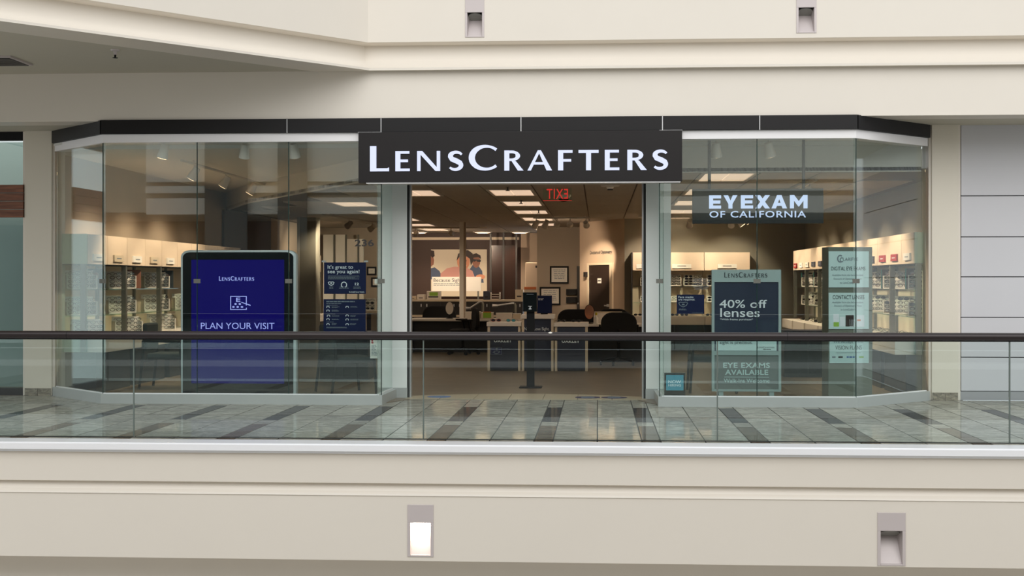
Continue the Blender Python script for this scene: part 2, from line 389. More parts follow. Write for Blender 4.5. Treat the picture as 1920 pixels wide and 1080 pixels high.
# ---- walkway floor with every granite tile
fl = struct(bx('floor', 'grout', -10, 9, 13.6, 19.05, -.3, -.012), 'polished granite walkway floor between the railing and the shopfront', cat='floor')
_tiles = {}
def tile(x0, x1, y0, y1, m):
    g = .006; key = (round(x1-x0, 3), round(y1-y0, 3), m); me = _tiles.get(key)
    if me is None:
        o = MB().box(-(x1-x0)/2+g, (x1-x0)/2-g, -(y1-y0)/2+g, (y1-y0)/2-g, -.014, 0).build('floor_tile', m); _tiles[key] = o.data
    else: o = bpy.data.objects.new('floor_tile', me); COL.objects.link(o)
    o.parent = fl; o.location = Vector(((x0+x1)/2, (y0+y1)/2, -.014))-WL[fl.name]
rows = [13.62, 14.52, 15.4, 15.82, 16.73, 17.64, 18.34, 19.0]
for k in range(-9, 8):
    a = .435+1.08*k
    if a < -9.6 or a > 8: continue
    for i in range(len(rows)-1):
        y0, y1 = rows[i], rows[i+1]
        tile(a, a+.19, y0, y1, 'gran_brown' if i < 2 else 'gran_dark' if i in (3, 4) else 'gran')
        tile(a+.19, a+.635, y0, y1, 'gran'); tile(a+.635, a+1.08, y0, y1, 'gran')
# ---- shop floor
sf = struct(MB().prism([(XLW, 19.05), (XRW, 19.05), (5.0, 19.4), (5.0, 43.2), (-8.0, 43.2), (-8.0, 19.4)], -.3, -.002).build('floor_shop', 'floor_in'), 'brown laminate floor inside the shop', cat='floor')
sf2 = struct(MB().prism([(XL+.05, YF+.12), (XD1-.03, YF+.12), (XD1+.35, YP+.05), (XD1+.35, 19.06), (XLW, 19.06)], -.05, .006).build('floor_window_bay', 'floor_in'), 'brown floor of the shop window bay with the tall screen', cat='floor')
sf3 = struct(MB().prism([(XR-.05, YF+.12), (XD2+.03, YF+.12), (XD2-.35, YP+.05), (XD2-.35, 19.06), (XRW, 19.06)], -.05, .006).build('floor_window_bay', 'floor_in'), 'brown floor of the shop window bay with the sale posters', cat='floor')
th = struct(bx('trim_threshold', 'grout', PX(764, 19), PX(1212, 19), 18.72, 19.1, -.02, .002), 'beige tiled threshold strip across the shop entrance', cat='threshold')
xa, xb = PX(764, 19), PX(1212, 19); pts = 7
for i in range(pts):
    x0 = xa+(xb-xa)*i/pts; x1 = xa+(xb-xa)*(i+1)/pts
    f = lambda x: 19.22+.45*(1-((x-(xa+xb)/2)/((xb-xa)/2))**2)
    MB().prism([(x0+.004, 18.73), (x1-.004, 18.73)]+[(x0+.004+(x1-x0-.008)*(6-j)/6, f(x0+(x1-x0)*(6-j)/6)) for j in range(7)], -.002, .008).build('threshold_tile', 'thresh', th)

# ---- balcony edge: ledge and fascia below the railing
prof = [(.0, -.012), (.0, 0.0), (.42, 0.012), (.44, 0.0), (.44, -.058), (.40, -.062), (.40, -.085), (.37, -.09), (.37, -.375), (.355, -.38),
        (.315, -.385), (.325, -.42), (.345, -.455), (.375, -.478), (.385, -.495), (.36, -.5), (-.3, -.5), (-.3, -.012)]
path = [(10, YB), (-10, YB)]
for a, b, m, nm, lab in ((0, 7, 'ledge', 'trim_ledge', 'white ledge capping the balcony edge under the glass railing'), (6, 18, 'cream', 'wall_balcony_fascia', 'cream moulded fascia band below the balcony ledge')):
    pr = prof[a:b] if a else prof[0:7]+[(.0, -.085)]
    if a: pr = prof[7:]
    pr = [(-o, z) for o, z in pr]
    struct(MB().sweep(path, pr).build(nm, m, smooth=False), lab, cat='wall' if a else 'ledge')
def holed(name, m, x0, x1, z0, z1, y0, y1, holes):
    xs = sorted([x0, x1]+[h[0] for h in holes]+[h[1] for h in holes]); mb = MB()
    for i in range(len(xs)-1):
        h = [q for q in holes if q[0] <= xs[i]+1e-6 and q[1] >= xs[i+1]-1e-6]
        if h: mb.box(xs[i], xs[i+1], y0, y1, z0, h[0][2]); mb.box(xs[i], xs[i+1], y0, y1, h[0][3], z1)
        else: mb.box(xs[i], xs[i+1], y0, y1, z0, z1)
    return mb.build(name, m)
YL = YB-.375
def niche_rect(x0, y0, x1, y1, Y): return (PX(x0, Y), PX(x1, Y), PZ((x0+x1)/2, y1, Y), PZ((x0+x1)/2, y0, Y))
LN = [niche_rect(764, 946, 813, 1044, YL), niche_rect(1645, 961, 1698, 1061, YL)]
zf0 = PZ(960, 1054, YL)
struct(holed('wall_lower_fascia', 'cream', -10, 10, zf0, -.498, YL, YL+.5, LN), 'broad cream fascia band with two recessed lights below the balcony', cat='wall')
struct(bx('wall_lower_return', 'cream', -10, 10, YL+.4, YL+.7, -2.2, zf0+.002), 'shaded recessed band along the bottom of the balcony fascia', cat='wall')

def niche_light(r, Y, label, lit=False):
    x0, x1, z0, z1 = r; w = x1-x0; h = z1-z0; t = thing('recessed_wall_light', label, 'wall light', ((x0+x1)/2, Y, z0), 'recessed lights in the fascias')
    zo = z0+h*.655; b = w*.115; zl = z0+h*.035; f = Y-.008
    fr = MB().box(x0, x1, f, Y+.24, zo, z1).box(x0, x0+b, f, Y+.05, z0, zo).box(x1-b, x1, f, Y+.05, z0, zo).box(x0+b, x1-b, f, Y+.05, z0, zl)
    fr.build('faceplate', 'niche', t, bevel=.003)
    g = MB(); d = .2
    g.add([(x0+b, Y+.02, zl), (x1-b, Y+.02, zl), (x1-b*1.9, Y+d, zo), (x0+b*1.9, Y+d, zo), (x0+b, Y+.04, zl-.01), (x1-b, Y+.04, zl-.01), (x1-b*1.9, Y+d+.02, zo), (x0+b*1.9, Y+d+.02, zo)],
          [(0,1,2,3), (4,7,6,5), (0,4,5,1), (3,2,6,7)])
    for xa_, xb_, s in ((x0+b, x0+b*1.9, 1), (x1-b, x1-b*1.9, -1)):
        g.add([(xa_, Y+.02, zl), (xb_, Y+d, zo), (xa_, Y+.02, zo), (xa_-.01*s, Y+.02, zl), (xb_-.012*s, Y+d, zo), (xa_-.01*s, Y+.02, zo)], [(0,1,2), (3,5,4), (0,2,5,3), (0,3,4,1)])
    g.build('niche', 'niche', t)
    cx = (x0+x1)/2; q = MB(); rx = w*.37; q.prism([(cx+rx*math.cos(a*math.pi/12), Y+.105+.085*math.sin(a*math.pi/12)) for a in range(24)], zo-.006, zo+.004).rot(math.radians(-27), (cx, Y+.02, zo), 'X')
    q.build('lens', 'hot' if lit else 'niche_lens', t)
    MB().box(x0+b, x1-b, Y+.0, Y+.235, zo-.003, zo+.003).build('lamp_baffle', 'black', t)
niche_light(LN[0], YL, 'glowing recessed wall light in the lower fascia', True)
niche_light(LN[1], YL, 'unlit recessed wall light in the lower fascia')

# ---- glass railing
YG = 13.98
gl = thing('balustrade', 'frameless glass balustrade with dark bronze handrail along the balcony', 'railing', (0, YG, 0))
zr = PZ(960, 630, YG)
jx = [-9.8]+[PX(x, YG) for x in (-295, 251, 794, 1345, 1893)]+[9.6]
for i in range(len(jx)-1):
    MB().box(jx[i]+.008, jx[i+1]-.008, YG-.007, YG+.007, -.02, zr).build('glass_panel', 'win_edge', gl)
for x in jx[1:-1]: MB().box(x-.006, x+.006, YG-.0075, YG+.0075, -.02, zr-.046).build('glass_seam', 'seam', gl)
hr = MB().tube([(-9.9, YG, zr), (-8, YG, zr), (0, YG, zr), (9.7, YG, zr)], .042, 20).build('handrail', 'rail', gl, smooth=True)
MB().box(-9.9, 9.7, YG-.016, YG+.016, zr-.046, zr-.02).build('rail_channel', 'black', gl)
for x in (127, 1476): MB().cyl((PX(x, YG)-.003, YG, zr), (PX(x, YG)+.003, YG, zr), .0428, n=20).build('rail_joint', 'black', hr)
MB().lathe([(0, .012), (.02, .004), (.02, -.004), (0, -.014)], (PX(1032, YG), YG-.026, zr+.034), 8).build('rail_glint', 'paper', hr)  # white lozenge added as a painted glint on the handrail
MB().box(-9.9, 9.7, YG-.02, YG+.02, -.03, .006).build('glazing_channel', 'joint', gl)

# ---- upper fascia, cove and bulkhead (one bend towards the viewer)
XC = PX(690, YF)
up = [(9.5, YF), (XC, YF), (XC-8.5, YF-9.3)]
def upz(y): return PZ(1200, y, YF)
zu0, zm0, zbk = upz(74), upz(129), upz(134)
UN = [niche_rect(872, -1, 908, 70, YF), niche_rect(1493, -11, 1531, 62, YF)]
struct(holed('wall_upper_fascia', 'cream', XC, 9.5, zu0, 6.4, YF, YF+.5, UN), 'cream upper-floor fascia with two recessed lights over the shop', cat='wall')
sw = MB().sweep([(XC-.0, YF), (XC-8.5, YF-9.3)], [(0, zu0), (0, 6.4), (.5, 6.4), (.5, zu0)])
struct(sw.build('wall_slanted_fascia', 'cream'), 'slanting cream upper fascia running towards the viewer', cat='wall')
cove = [(.0, zu0+.001), (.03, zu0-.012), (.17, zu0-.02)]+[(.17-.25*(1-math.cos(t*math.pi/16)), zu0-.02-(zu0-.02-zm0-.03)*math.sin(t*math.pi/16)) for t in range(1, 9)]+[(-.08, zm0), (.5, zm0), (.5, zu0+.001)]
struct(MB().sweep(up, cove).build('trim_cove', 'cream', smooth=True), 'curved cream cove moulding under the upper fascia', cat='moulding')
struct(bx('wall_bulkhead', 'cream', -11, 9.5, YF+.02, YF+.45, ZH1-.012, zm0+.02), 'cream bulkhead above the black shop header', cat='wall')
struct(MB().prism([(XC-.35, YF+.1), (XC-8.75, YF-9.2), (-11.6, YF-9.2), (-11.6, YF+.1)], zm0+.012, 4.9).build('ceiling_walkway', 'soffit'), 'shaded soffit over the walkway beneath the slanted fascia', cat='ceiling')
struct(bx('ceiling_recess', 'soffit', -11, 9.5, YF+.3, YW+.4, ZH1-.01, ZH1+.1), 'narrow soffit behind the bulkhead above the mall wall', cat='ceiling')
niche_light(UN[0], YF, 'recessed wall light in the upper fascia above the shop name')
niche_light(UN[1], YF, 'recessed wall light in the upper fascia above the eye exam sign')
# sprinkler and vent in the soffit
def atz(x, y, z):
    r = ray(x, y); t = (z-EYE)/r.z; return Vector((r.x*t, r.y*t, z))
p = atz(216, 93, zm0+.012); sp = thing('sprinkler_head', 'small dark sprinkler head in the walkway soffit', 'sprinkler', (p.x, p.y, p.z-.1))
MB().lathe([(.0, .1), (.055, .1), (.05, .085), (.02, .08), (.018, .04), (.0, .035)], p-Vector((0, 0, .1)), 14).build('escutcheon', 'niche', sp, smooth=True)
MB().lathe([(.0, .04), (.012, .04), (.012, .008), (.032, .004), (.032, 0), (.0, 0)], p-Vector((0, 0, .1)), 14).build('deflector', 'black', sp, smooth=True)
p = atz(-6, 113, zm0+.012); vt = thing('air_vent', 'dark louvred air vent at the edge of the walkway soffit', 'vent', (p.x, p.y, p.z-.02))
MB().box(p.x-.32, p.x+.32, p.y-.34, p.y+.34, p.z-.02, p.z+.0).build('vent_frame', 'niche', vt)
for i in range(6): MB().box(p.x-.28, p.x+.28, p.y-.28+i*.1, p.y-.2+i*.1, p.z-.026, p.z-.018).build('louvre', 'dark', vt)

# ---- header of the shopfront
hp = [(XLW, YW), (XL, YF), (XR, YF), (XRW, YW)]
def ring(off0, off1): return [(-off0, 0), (-off1, 0)]
hd = struct(MB().sweep(hp, [(.015, ZH0), (.015, ZH1), (-.25, ZH1), (-.25, ZH0)]).build('trim_header', 'joint'), 'black panelled header band running across the top of the shopfront', cat='header')
jn = [XL]+[PX(x, YF) for x in (539, 715, 977, 1242, 1424)]+[XR]
for i in range(len(jn)-1):
    bx('header_panel', 'black_panel', jn[i]+(.006 if i else 0), jn[i+1]-(.006 if i < 5 else 0), YF-.03, YF-.014, ZH0+.004, ZH1-.004, hd)
    if 0 < i: bx('joint_strip', 'alu', jn[i]-.007, jn[i]+.007, YF-.024, YF-.012, ZH0, ZH1-.004, hd)
for a, b in ((hp[0], hp[1]), (hp[2], hp[3])):
    MB().sweep([a, b], [(.014, ZH0+.004), (.014, ZH1-.004), (.03, ZH1-.004), (.03, ZH0+.004)]).build('header_panel', 'black_panel', hd)
for a_, b_ in ((672, 716), (1236, 1279)): bx('joint_strip', 'alu', PX(a_, YF), PX(b_, YF), YF-.034, YF-.012, ZH0-.004, ZH0+.003, hd)
st = struct(MB().sweep(hp, [(-.012, ZT), (-.012, ZH0+.002), (-.2, ZH0+.002), (-.2, ZT)]).build('trim_silver', 'silver'), 'silver metal trim strip under the black header', cat='trim')
# inside closure above the window bays
struct(MB().prism([(XLW, YW), (XL, YF+.1), (XR, YF+.1), (XRW-.03, YW), (XRW-.06, 19.3), (XLW+.06, 19.3)], 3.5, 3.56).build('ceiling_window_bay', 'gyp'), 'white ceiling strip above the shop windows', cat='ceiling')

# ---- shop sign
sx0, sx1 = PX(672, YF-.06), PX(1279, YF-.06); sz1, sz0 = ZH0-.002, PZ(975, 341, YF-.06)
sg = thing('storefront_sign', 'long black shop sign with large glowing white capitals above the entrance', 'sign', ((sx0+sx1)/2, YF, sz0))
MB().box(sx0, sx1, YF-.06, YF+.2, sz0, sz1).build('sign_box', 'sign_black', sg, bevel=.004)
logo('led', PX(694, YF-.06), PX(1255, YF-.06), PZ(975, 321, YF-.06), PZ(975, 271.5, YF-.06), YF-.06, sg, depth=.018, each=True)
MB().box(sx0+.1, sx1-.02, YF-.05, YF+.18, sz0-.014, sz0).build('sign_rim', 'silver', sg)

# ---- windows: steel base, panes, clips
def window(n, path, joints, label):
    w = thing(f'window_{n}', label, 'window', (path[1][0], path[1][1], 0), kind='structure')
    MB().sweep(path, [(.02, 0.0), (.02, ZB), (-.1, ZB), (-.1, 0.0)]).build('window_base', 'steel', w)
    MB().sweep(path, [(-.028, ZB-.01), (-.028, ZB+.012), (-.062, ZB+.012), (-.062, ZB-.01)]).build('glazing_bead', 'silver', w)
    for a, b in joints:
        a, b = Vector(a), Vector(b); d = (b-a).normalized()*.006; n_ = Vector((d.y, -d.x)).normalized()
        q = MB(); pts_ = [a+d-n_*.039, b-d-n_*.039, b-d-n_*.051, a+d-n_*.051]; q.prism([tuple(v) for v in pts_], ZB, ZT+.03); q.build('pane', 'win', w)
    for k in range(1, len(joints)):
        a = Vector(joints[k][0]); q = MB().box(a.x-.0055, a.x+.0055, a.y+.037, a.y+.053, ZB, ZT); q.build('glass_edge', 'green_edge', w)
        zc = PZ(960, 527, YF); MB().box(a.x-.045, a.x+.045, a.y+.03, a.y+.037, zc-.028, zc+.028).build('glass_clip', 'upright', w)
    return w
xr1, xr2 = PX(741, YP), PX(1229, YP)
Lp = [(XLW, YW), (XL, YF), (XD1, YF), (xr1, YP)]
w1 = window(1, Lp, [((XLW, YW), (XL, YF)), ((XL, YF), (PX(368, YF), YF)), ((PX(368, YF), YF), (PX(540, YF), YF)), ((PX(540, YF), YF), (XD1, YF)), ((XD1, YF), (xr1, YP))], 'tall frameless shop window with the big blue screen behind it')
Rp = [(xr2, YP), (XD2, YF), (XR, YF), (XRW, YW)]
w2 = window(2, Rp, [((xr2, YP), (XD2, YF)), ((XD2, YF), (PX(1420, YF), YF)), ((PX(1420, YF), YF), (XR, YF)), ((XR, YF), (XRW, YW))], 'tall frameless shop window with the sale posters behind it')
text('236', 'inkb', PX(665, YF+.03), PX(701, YF+.03), PZ(683, 462, YF+.03), PZ(683, 449, YF+.03), YF+.037, w1, .02, each=True)
bars('inkgrey', PX(1298, YF+.03), PX(1331, YF+.03), PZ(1315, 545, YF), PZ(1315, 523, YF), 6, YF+.037, w2, seed=4, align='c', fill=.22)

# ---- entrance posts
for i, (a, b, lab) in enumerate(((PX(717, YP), PX(763, YP), 'pale metal entrance post beside the window with the blue screen'), (PX(1211, YP), PX(1258, YP), 'pale metal entrance post beside the window with the sale posters'))):
    t = thing('entrance_post', lab, 'post', ((a+b)/2, YP, 0), 'entrance posts')
    MB().box(a, b, YP, YP+.22, .14, ZH0).build('post_face', 'pier_metal', t, bevel=.004)
    MB().box(a-.004, b+.004, YP-.008, YP+.22, 0, .14).build('kick_plate', 'steel', t)
    e = b if i == 0 else a; s = 1 if i == 0 else -1
    MB().box(min(e, e+.03*s), max(e, e+.03*s), YP+.02, YP+.2, 0, ZH0).build('door_track', 'joint', t)
    MB().box(min(e+.03*s, e+.05*s), max(e+.03*s, e+.05*s), YP+.05, YP+.17, 0, ZH0).build('edge_strip', 'alu', t)
bx_top = struct(bx('trim_entrance_head', 'gyp', PX(717, YP), PX(1258, YP), YP, YP+.22, sz0+.06, 3.5), 'white lintel behind the shop sign', cat='lintel')

# ---- mall piers and neighbours
def pier(x0, x1, y, lab):
    t = thing('wall_pier', lab, 'pier', ((x0+x1)/2, y, 0), kind='structure')
    MB().box(x0, x1, y-.0, y+.4, .0, ZH1).build('pier_face', 'cream2', t, bevel=.006)
    MB().box(x0-.035, x0, y+.03, y+.4, 0, ZH1).build('pier_reveal', 'cream', t); MB().box(x1, x1+.035, y+.03, y+.4, 0, ZH1).build('pier_reveal', 'cream', t)
    xm = (x0+x1)/2
    MB().box(x0+.01, xm-.004, y-.02, y, 0, .105).build('plinth_stone', 'plinth', t); MB().box(xm+.004, x1-.01, y-.02, y, 0, .105).build('plinth_stone', 'plinth', t)
pier(PX(46, YW), PX(97, YW), YW, 'warm cream pier between the teal shopfront and the optician')
pier(PX(1747, YW), PX(1797, YW), YW, 'warm cream pier between the optician and the grey panelled wall')
xg0 = PX(1803, YW)
gw = thing('wall_right', 'pale grey panelled wall with horizontal joints at the edge of the view', 'wall', (xg0+2, YW+.1, 0), kind='structure')
zs = [.12]+[PZ(1860, y, YW+.06) for y in (670, 595, 519, 444, 367)]+[ZH1]
MB().box(xg0, 9.5, YW+.09, YW+.4, 0, ZH1).build('backing', 'joint', gw)
for i in range(6): MB().box(xg0+.01, 9.45, YW+.06, YW+.09, zs[i]+.006, zs[i+1]-.006).build('wall_panel', 'grey_panel', gw)
MB().box(xg0, 9.45, YW+.05, YW+.09, 0, .118).build('wall_base', 'grey_base', gw)
xn = PX(41, YW)
nb = thing('window_3', 'neighbouring teal glass shopfront at the edge of the view', 'window', (xn-2, YW+.1, 0), kind='structure')
MB().box(-11, xn, YW+.08, YW+.1, .1, ZH1-.1).build('pane', 'win', nb); MB().box(-11, xn+.02, YW+.05, YW+.16, 0, .1).build('window_base', 'dark', nb)
MB().box(-11, xn+.02, YW+.05, YW+.16, ZH1-.13, ZH1).build('window_head', 'black', nb); MB().box(xn-.0, xn+.02, YW+.05, YW+.16, .1, ZH1-.13).build('window_jamb', 'silver', nb)
struct(bx('wall_neighbour', 'teal_wall', -11, xn+.05, YW+1.6, YW+1.8, 0, ZH1), 'pale teal wall inside the neighbouring shop', cat='wall')
struct(bx('wall_neighbour_side', 'teal_wall', xn+.02, xn+.05, YW+.16, YW+1.6, 0, ZH1), 'pale teal side wall inside the neighbouring shop', cat='wall')
struct(bx('floor_neighbour', 'floor_in', -11, xn+.05, YW+.05, YW+1.8, -.1, 0), 'dark floor inside the neighbouring shop', cat='floor')
ws = thing('wooden_sign', 'dark walnut plank sign band on the neighbouring shopfront', 'sign', (xn-1, YW, PZ(20, 408, YW)))
z0, z1 = PZ(20, 408, YW), PZ(20, 346, YW)
for i in range(4): MB().box(-11, PX(44, YW), YW-.02, YW+.07, z0+(z1-z0)*i/4+.004, z0+(z1-z0)*(i+1)/4-.004).build('plank', 'wood', ws)

# ------------------------------------------------------------------ shop interior shell
ZC = 3.1
WXL, WXR, YBK = -7.78, 4.86, 43.0
struct(bx('wall_left', 'wall_in', WXL-.2, WXL, 19.42, YBK, 0, 3.6), 'taupe side wall behind the display shelves under the screen side', cat='wall')
struct(bx('wall_shop_right', 'wall_green', WXR, WXR+.2, 19.42, 33.2, 0, 3.6), 'grey green side wall behind the display shelves near the poster tower', cat='wall')
struct(bx('wall_back', 'brown_wall', WXL, -2.4, YBK, YBK+.2, 0, ZC+.1), 'dark brown rear wall behind the large portrait poster', cat='wall')
struct(bx('wall_back_cream', 'wall_warm', -2.4, -1.5, YBK, YBK+.2, 0, ZC+.1), 'lit cream wall seen through the rear opening', cat='wall')
struct(bx('wall_frames', 'wall_in', PX(1007, 38), PX(1087, 38), 38, 38.15, 0, ZC+.1), 'taupe wall carrying two black picture frames', cat='wall')
B0, B1 = Vector((PX(1087, 35), 35)), Vector((PX(1171, 33), 33))
bd = (B1-B0); bl = bd.length; bd.normalize(); bn = Vector((bd.y, -bd.x))   # faces the entrance
if bn.y > 0: bn = -bn
def onB(s, o=0): q = B0+bd*s+bn*o; return (q.x, q.y)
struct(MB().prism([onB(0), onB(bl), onB(bl, -.15), onB(0, -.15)], 0, ZC+.1).build('wall_optometry', 'wall_warm'), 'beige angled wall with a brown consulting room door', cat='wall')
struct(bx('wall_return', 'wall_in', B0.x, B0.x+.15, 35, 38.1, 0, ZC+.1), 'short return wall beside the angled beige wall', cat='wall')
struct(bx('wall_shop_rear', 'wall_green', B1.x, WXR, 33, 33.2, 0, 3.6), 'grey green rear wall above the bright display cabinets', cat='wall')
struct(bx('wall_shop_rear_left', 'wall_in', WXL, -5.95, 38, 38.15, 0, ZC+.1), 'taupe rear wall with pale panels beyond the screen', cat='wall')
# dropped ceiling with its tiles, high gypsum ceiling over the left display
cp = [(WXR, 19.45), (XRW-.06, 19.42), (XRW-.06, 19.16), (-2.7, 19.16), (-6.75, 26.2), (WXL, 28.6), (WXL, YBK), (WXR, YBK)]
cl = struct(MB().prism(cp, ZC+.012, ZC+.06).build('ceiling', 'ceil_grid'), 'dim suspended tile ceiling of the shop with rows of light panels', cat='ceiling')
struct(MB().prism([(XLW+.06, 19.0), (XRW-.06, 19.0), (XRW-.06, 20.0), (-3, 20), (-6, 29), (WXL, 29), (WXL, 19.45), (XLW+.06, 19.42)], 3.45, 3.55).build('ceiling_high', 'gyp'), 'higher plain ceiling over the display wall behind the screen', cat='ceiling')
edge = struct(MB().sweep([(XRW-.06, 19.16), (-2.7, 19.16), (-6.75, 26.2), (WXL, 28.6)], [(0, ZC), (0, 3.46), (.08, 3.46), (.08, ZC)]).build('trim_ceiling_drop', 'gyp'), 'white vertical drop edge of the suspended ceiling', cat='bulkhead')
def inside(x, y):
    c = False; n = len(cp)
    for i in range(n):
        (x1, y1), (x2, y2) = cp[i], cp[i-1]
        if (y1 > y) != (y2 > y) and x < (x2-x1)*(y-y1)/(y2-y1)+x1: c = not c
    return c
TW, TL = .815, 1.63
troff = set()
for k, c0 in ((4, 0), (0, 0), (-4, 0)):
    for r in range(0, 14, 2): troff.add((k, r))
troff -= {(-4, 0)}
troff.add((-2, 2))
TX0, TY0 = -1.85, 19.2
_ct = None
tm = None
nlight = 0
col_name = {4: 'over the eye exam sign side', 0: 'over the entrance aisle', -4: 'over the far desks', -2: 'just inside the entrance'}
ordw = ['first', 'second', 'third', 'fourth', 'fifth', 'sixth', 'seventh', 'eighth', 'ninth', 'tenth', 'eleventh', 'twelfth']
cnt = {}
tr0 = None
for i in range(-8, 9):
    for j in range(0, 15):
        x0, y0 = TX0+i*TW, TY0+j*TL; x1, y1 = x0+TW, y0+TL
        if not all(inside(x, y) for x in (x0+.01, x1-.01) for y in (y0+.01, y1-.01)): continue
        if (i, j) in troff:
            cnt[i] = cnt.get(i, 0)+1; lab = f'bright ceiling light panel {col_name[i]}, {ordw[cnt[i]-1]} from the shop window'
            if tr0 is None:
                tr0 = thing('ceiling_light', lab, 'ceiling light', (x0+TW/2, y0+TL/2, ZC-.01), 'ceiling light panels')
                q = MB().box(x0+.02, x1-.02, y0+.02, y0+.07, ZC-.012, ZC+.012).box(x0+.02, x1-.02, y1-.07, y1-.02, ZC-.012, ZC+.012)
                q.box(x0+.02, x0+.07, y0+.07, y1-.07, ZC-.012, ZC+.012).box(x1-.07, x1-.02, y0+.07, y1-.07, ZC-.012, ZC+.012); q.build('light_frame', 'white', tr0)
                for a in range(2): MB().box(x0+.07+a*(TW-.14)/2+.008, x0+.07+(a+1)*(TW-.14)/2-.008, y0+.07, y1-.07, ZC-.004, ZC+.012).build('diffuser', 'troffer', tr0)
                spot('lamp', (x0+TW/2, y0+TL/2, ZC-.03), (x0+TW/2, y0+TL/2, 0), 22, 165, (1, .8, .6), tr0, .3)
            else:
                o = dup(tr0); o.location = (x0+TW/2, y0+TL/2, ZC-.01); o['label'] = lab
            continue
        if _ct is None:
            o = MB().box(-TW/2+.012, TW/2-.012, -TL/2+.012, TL/2-.012, -.008, .014).build('ceiling_tile', 'ceil'); _ct = o.data
        else: o = bpy.data.objects.new('ceiling_tile', _ct); COL.objects.link(o)
        o.parent = cl; o.location = Vector((x0+TW/2, y0+TL/2, ZC-.008))-WL[cl.name]

# ------------------------------------------------------------------ window bay furniture
def pz(y, Y, x=960): return PZ(x, y, Y)
# tall blue screen
YK = 18.22
kx0, kx1, kz1, kz0 = PX(338, YK), PX(555, YK), pz(469, YK, 446), .03
t = thing('display_kiosk', 'tall silver framed digital screen glowing blue behind the shop window', 'screen', ((kx0+kx1)/2, YK, 0))
o = MB().plate(rrect(kx0, kx1, kz0, kz1, .12, rz=.09), YK, YK+.16).build('shell', 'kiosk', t, smooth=True, bevel=.03)
MB().plate(rrect(kx0+.035, kx1-.035, kz0+.028, kz1-.028, .095, rz=.07), YK-.006, YK+.01).build('bezel', 'bezel', t)
bx('screen', 'screen', PX(359, YK), PX(533, YK), YK-.0085, YK-.004, pz(719, YK, 446), pz(487, YK, 446), t)
bx('foot', 'kiosk', kx0+.3, kx1-.3, YK+.0, YK+.3, .006, .035, t)
ys = YK-.0085
logo('screen_txt', PX(411, YK), PX(477, YK), pz(526.5, YK, 446), pz(518, YK, 446), ys, t)
text('PLAN YOUR VISIT', 'screen_txt', PX(377, YK), PX(515, YK), pz(617, YK, 446), pz(605, YK, 446), ys, t, .0, each=True)
ic = MB(); a0, a1, c0, c1 = PX(432, YK), PX(463, YK), pz(581, YK, 446), pz(555, YK, 446); wd = .011
ic.box(a0, a1, ys-.003, ys, c1-wd, c1).box(a0, a1, ys-.003, ys, c0, c0+wd).box(a0, a0+wd, ys-.003, ys, c0, c1).box(a1-wd, a1, ys-.003, ys, c0+.06, c1).box(a1-wd, a1, ys-.003, ys, c0, c0+.03)
for xx, yy in ((442, 570), (450, 570), (438, 575.5), (446, 575.5), (454, 575.5)): ic.plate([(PX(xx, YK)+.017*math.cos(q*math.pi/5), pz(yy, YK, 446)+.013*math.sin(q*math.pi/5)) for q in range(10)], ys-.003, ys)
ic.plate([(PX(452, YK), pz(567, YK, 446)), (PX(470, YK), pz(573.5, YK, 446)), (PX(470, YK), pz(571.5, YK, 446)), (PX(453, YK), pz(566, YK, 446))], ys-.004, ys)
ic.build('eye_chart_icon', 'screen_txt', t)
text('E', 'screen_txt', PX(443, YK), PX(451, YK), pz(566, YK, 446), pz(558, YK, 446), ys, t, .02)
# two navy posters on the glass
YO = YF+.075
def poster(name, lab, m, x0, y0, x1, y1, Y, cat='poster', th=.012):
    xm = (x0+x1)/2; t = thing(name, lab, cat, (PX(xm, Y), Y, PZ(xm, y1, Y)))
    MB().box(PX(x0, Y), PX(x1, Y), Y, Y+th, PZ(xm, y1, Y), PZ(xm, y0, Y)).build('sheet', m, t); return t
t = poster('welcome_poster', 'navy poster on the glass reading its great to see you again', 'blue_print', 607.5, 492, 686, 551, YO)
text("It's great to", 'inkw', PX(614.5, YO), PX(662, YO), pz(506, YO, 647), pz(497, YO, 647), YO, t, .006)
text('see you again!', 'inkw', PX(614.5, YO), PX(674, YO), pz(514.5, YO, 647), pz(505.5, YO, 647), YO, t, .006)
bars('inkgrey', PX(615, YO), PX(674, YO), pz(524.5, YO, 647), pz(517, YO, 647), 4, YO, t, seed=2)
def mask_icon(xc, yc, w, h, Y, t, m='inkw'):
    path = [(xc-w/2, yc-h*.35), (xc-w*.3, yc-h*.5), (xc, yc-h*.42), (xc+w*.3, yc-h*.5), (xc+w/2, yc-h*.35), (xc+w*.34, yc+h*.2), (xc, yc+h*.5), (xc-w*.34, yc+h*.2), (xc-w/2, yc-h*.35)]
    MB_ = MB(); q = [(PX(a, Y), pz(b, Y, xc)) for a, b in path]
    for poly in ribbon(q, [.009]*len(q)): MB_.plate(poly, Y-.004, Y)
    MB_.box(PX(xc-w*.14, Y), PX(xc+w*.14, Y), Y-.004, Y, pz(yc+h*.12, Y, xc), pz(yc-h*.15, Y, xc)); MB_.build('mask_icon', m, t)
mask_icon(621, 532, 11, 7, YO, t)
hp_ = MB()
for poly in ribbon([(PX(645+5*math.cos(math.radians(a)), YO), pz(534-5.2*math.sin(math.radians(a)), YO, 645)) for a in range(-60, 241, 20)], [.011]*16): hp_.plate(poly, YO-.004, YO)
hp_.build('distance_icon', 'inkw', t)
text('12', 'inkw', PX(665.5, YO), PX(673, YO), pz(535, YO, 647), pz(530, YO, 647), YO, t, .03, each=True)
for a, b in ((616, 626), (635, 655), (662, 677)): bars('inkgrey', PX(a, YO), PX(b, YO), pz(542, YO, 647), pz(537.5, YO, 647), 2, YO, t, seed=a, align='c')
logo('inkw', PX(655, YO), PX(683, YO), pz(549, YO, 647), pz(546, YO, 647), YO, t)
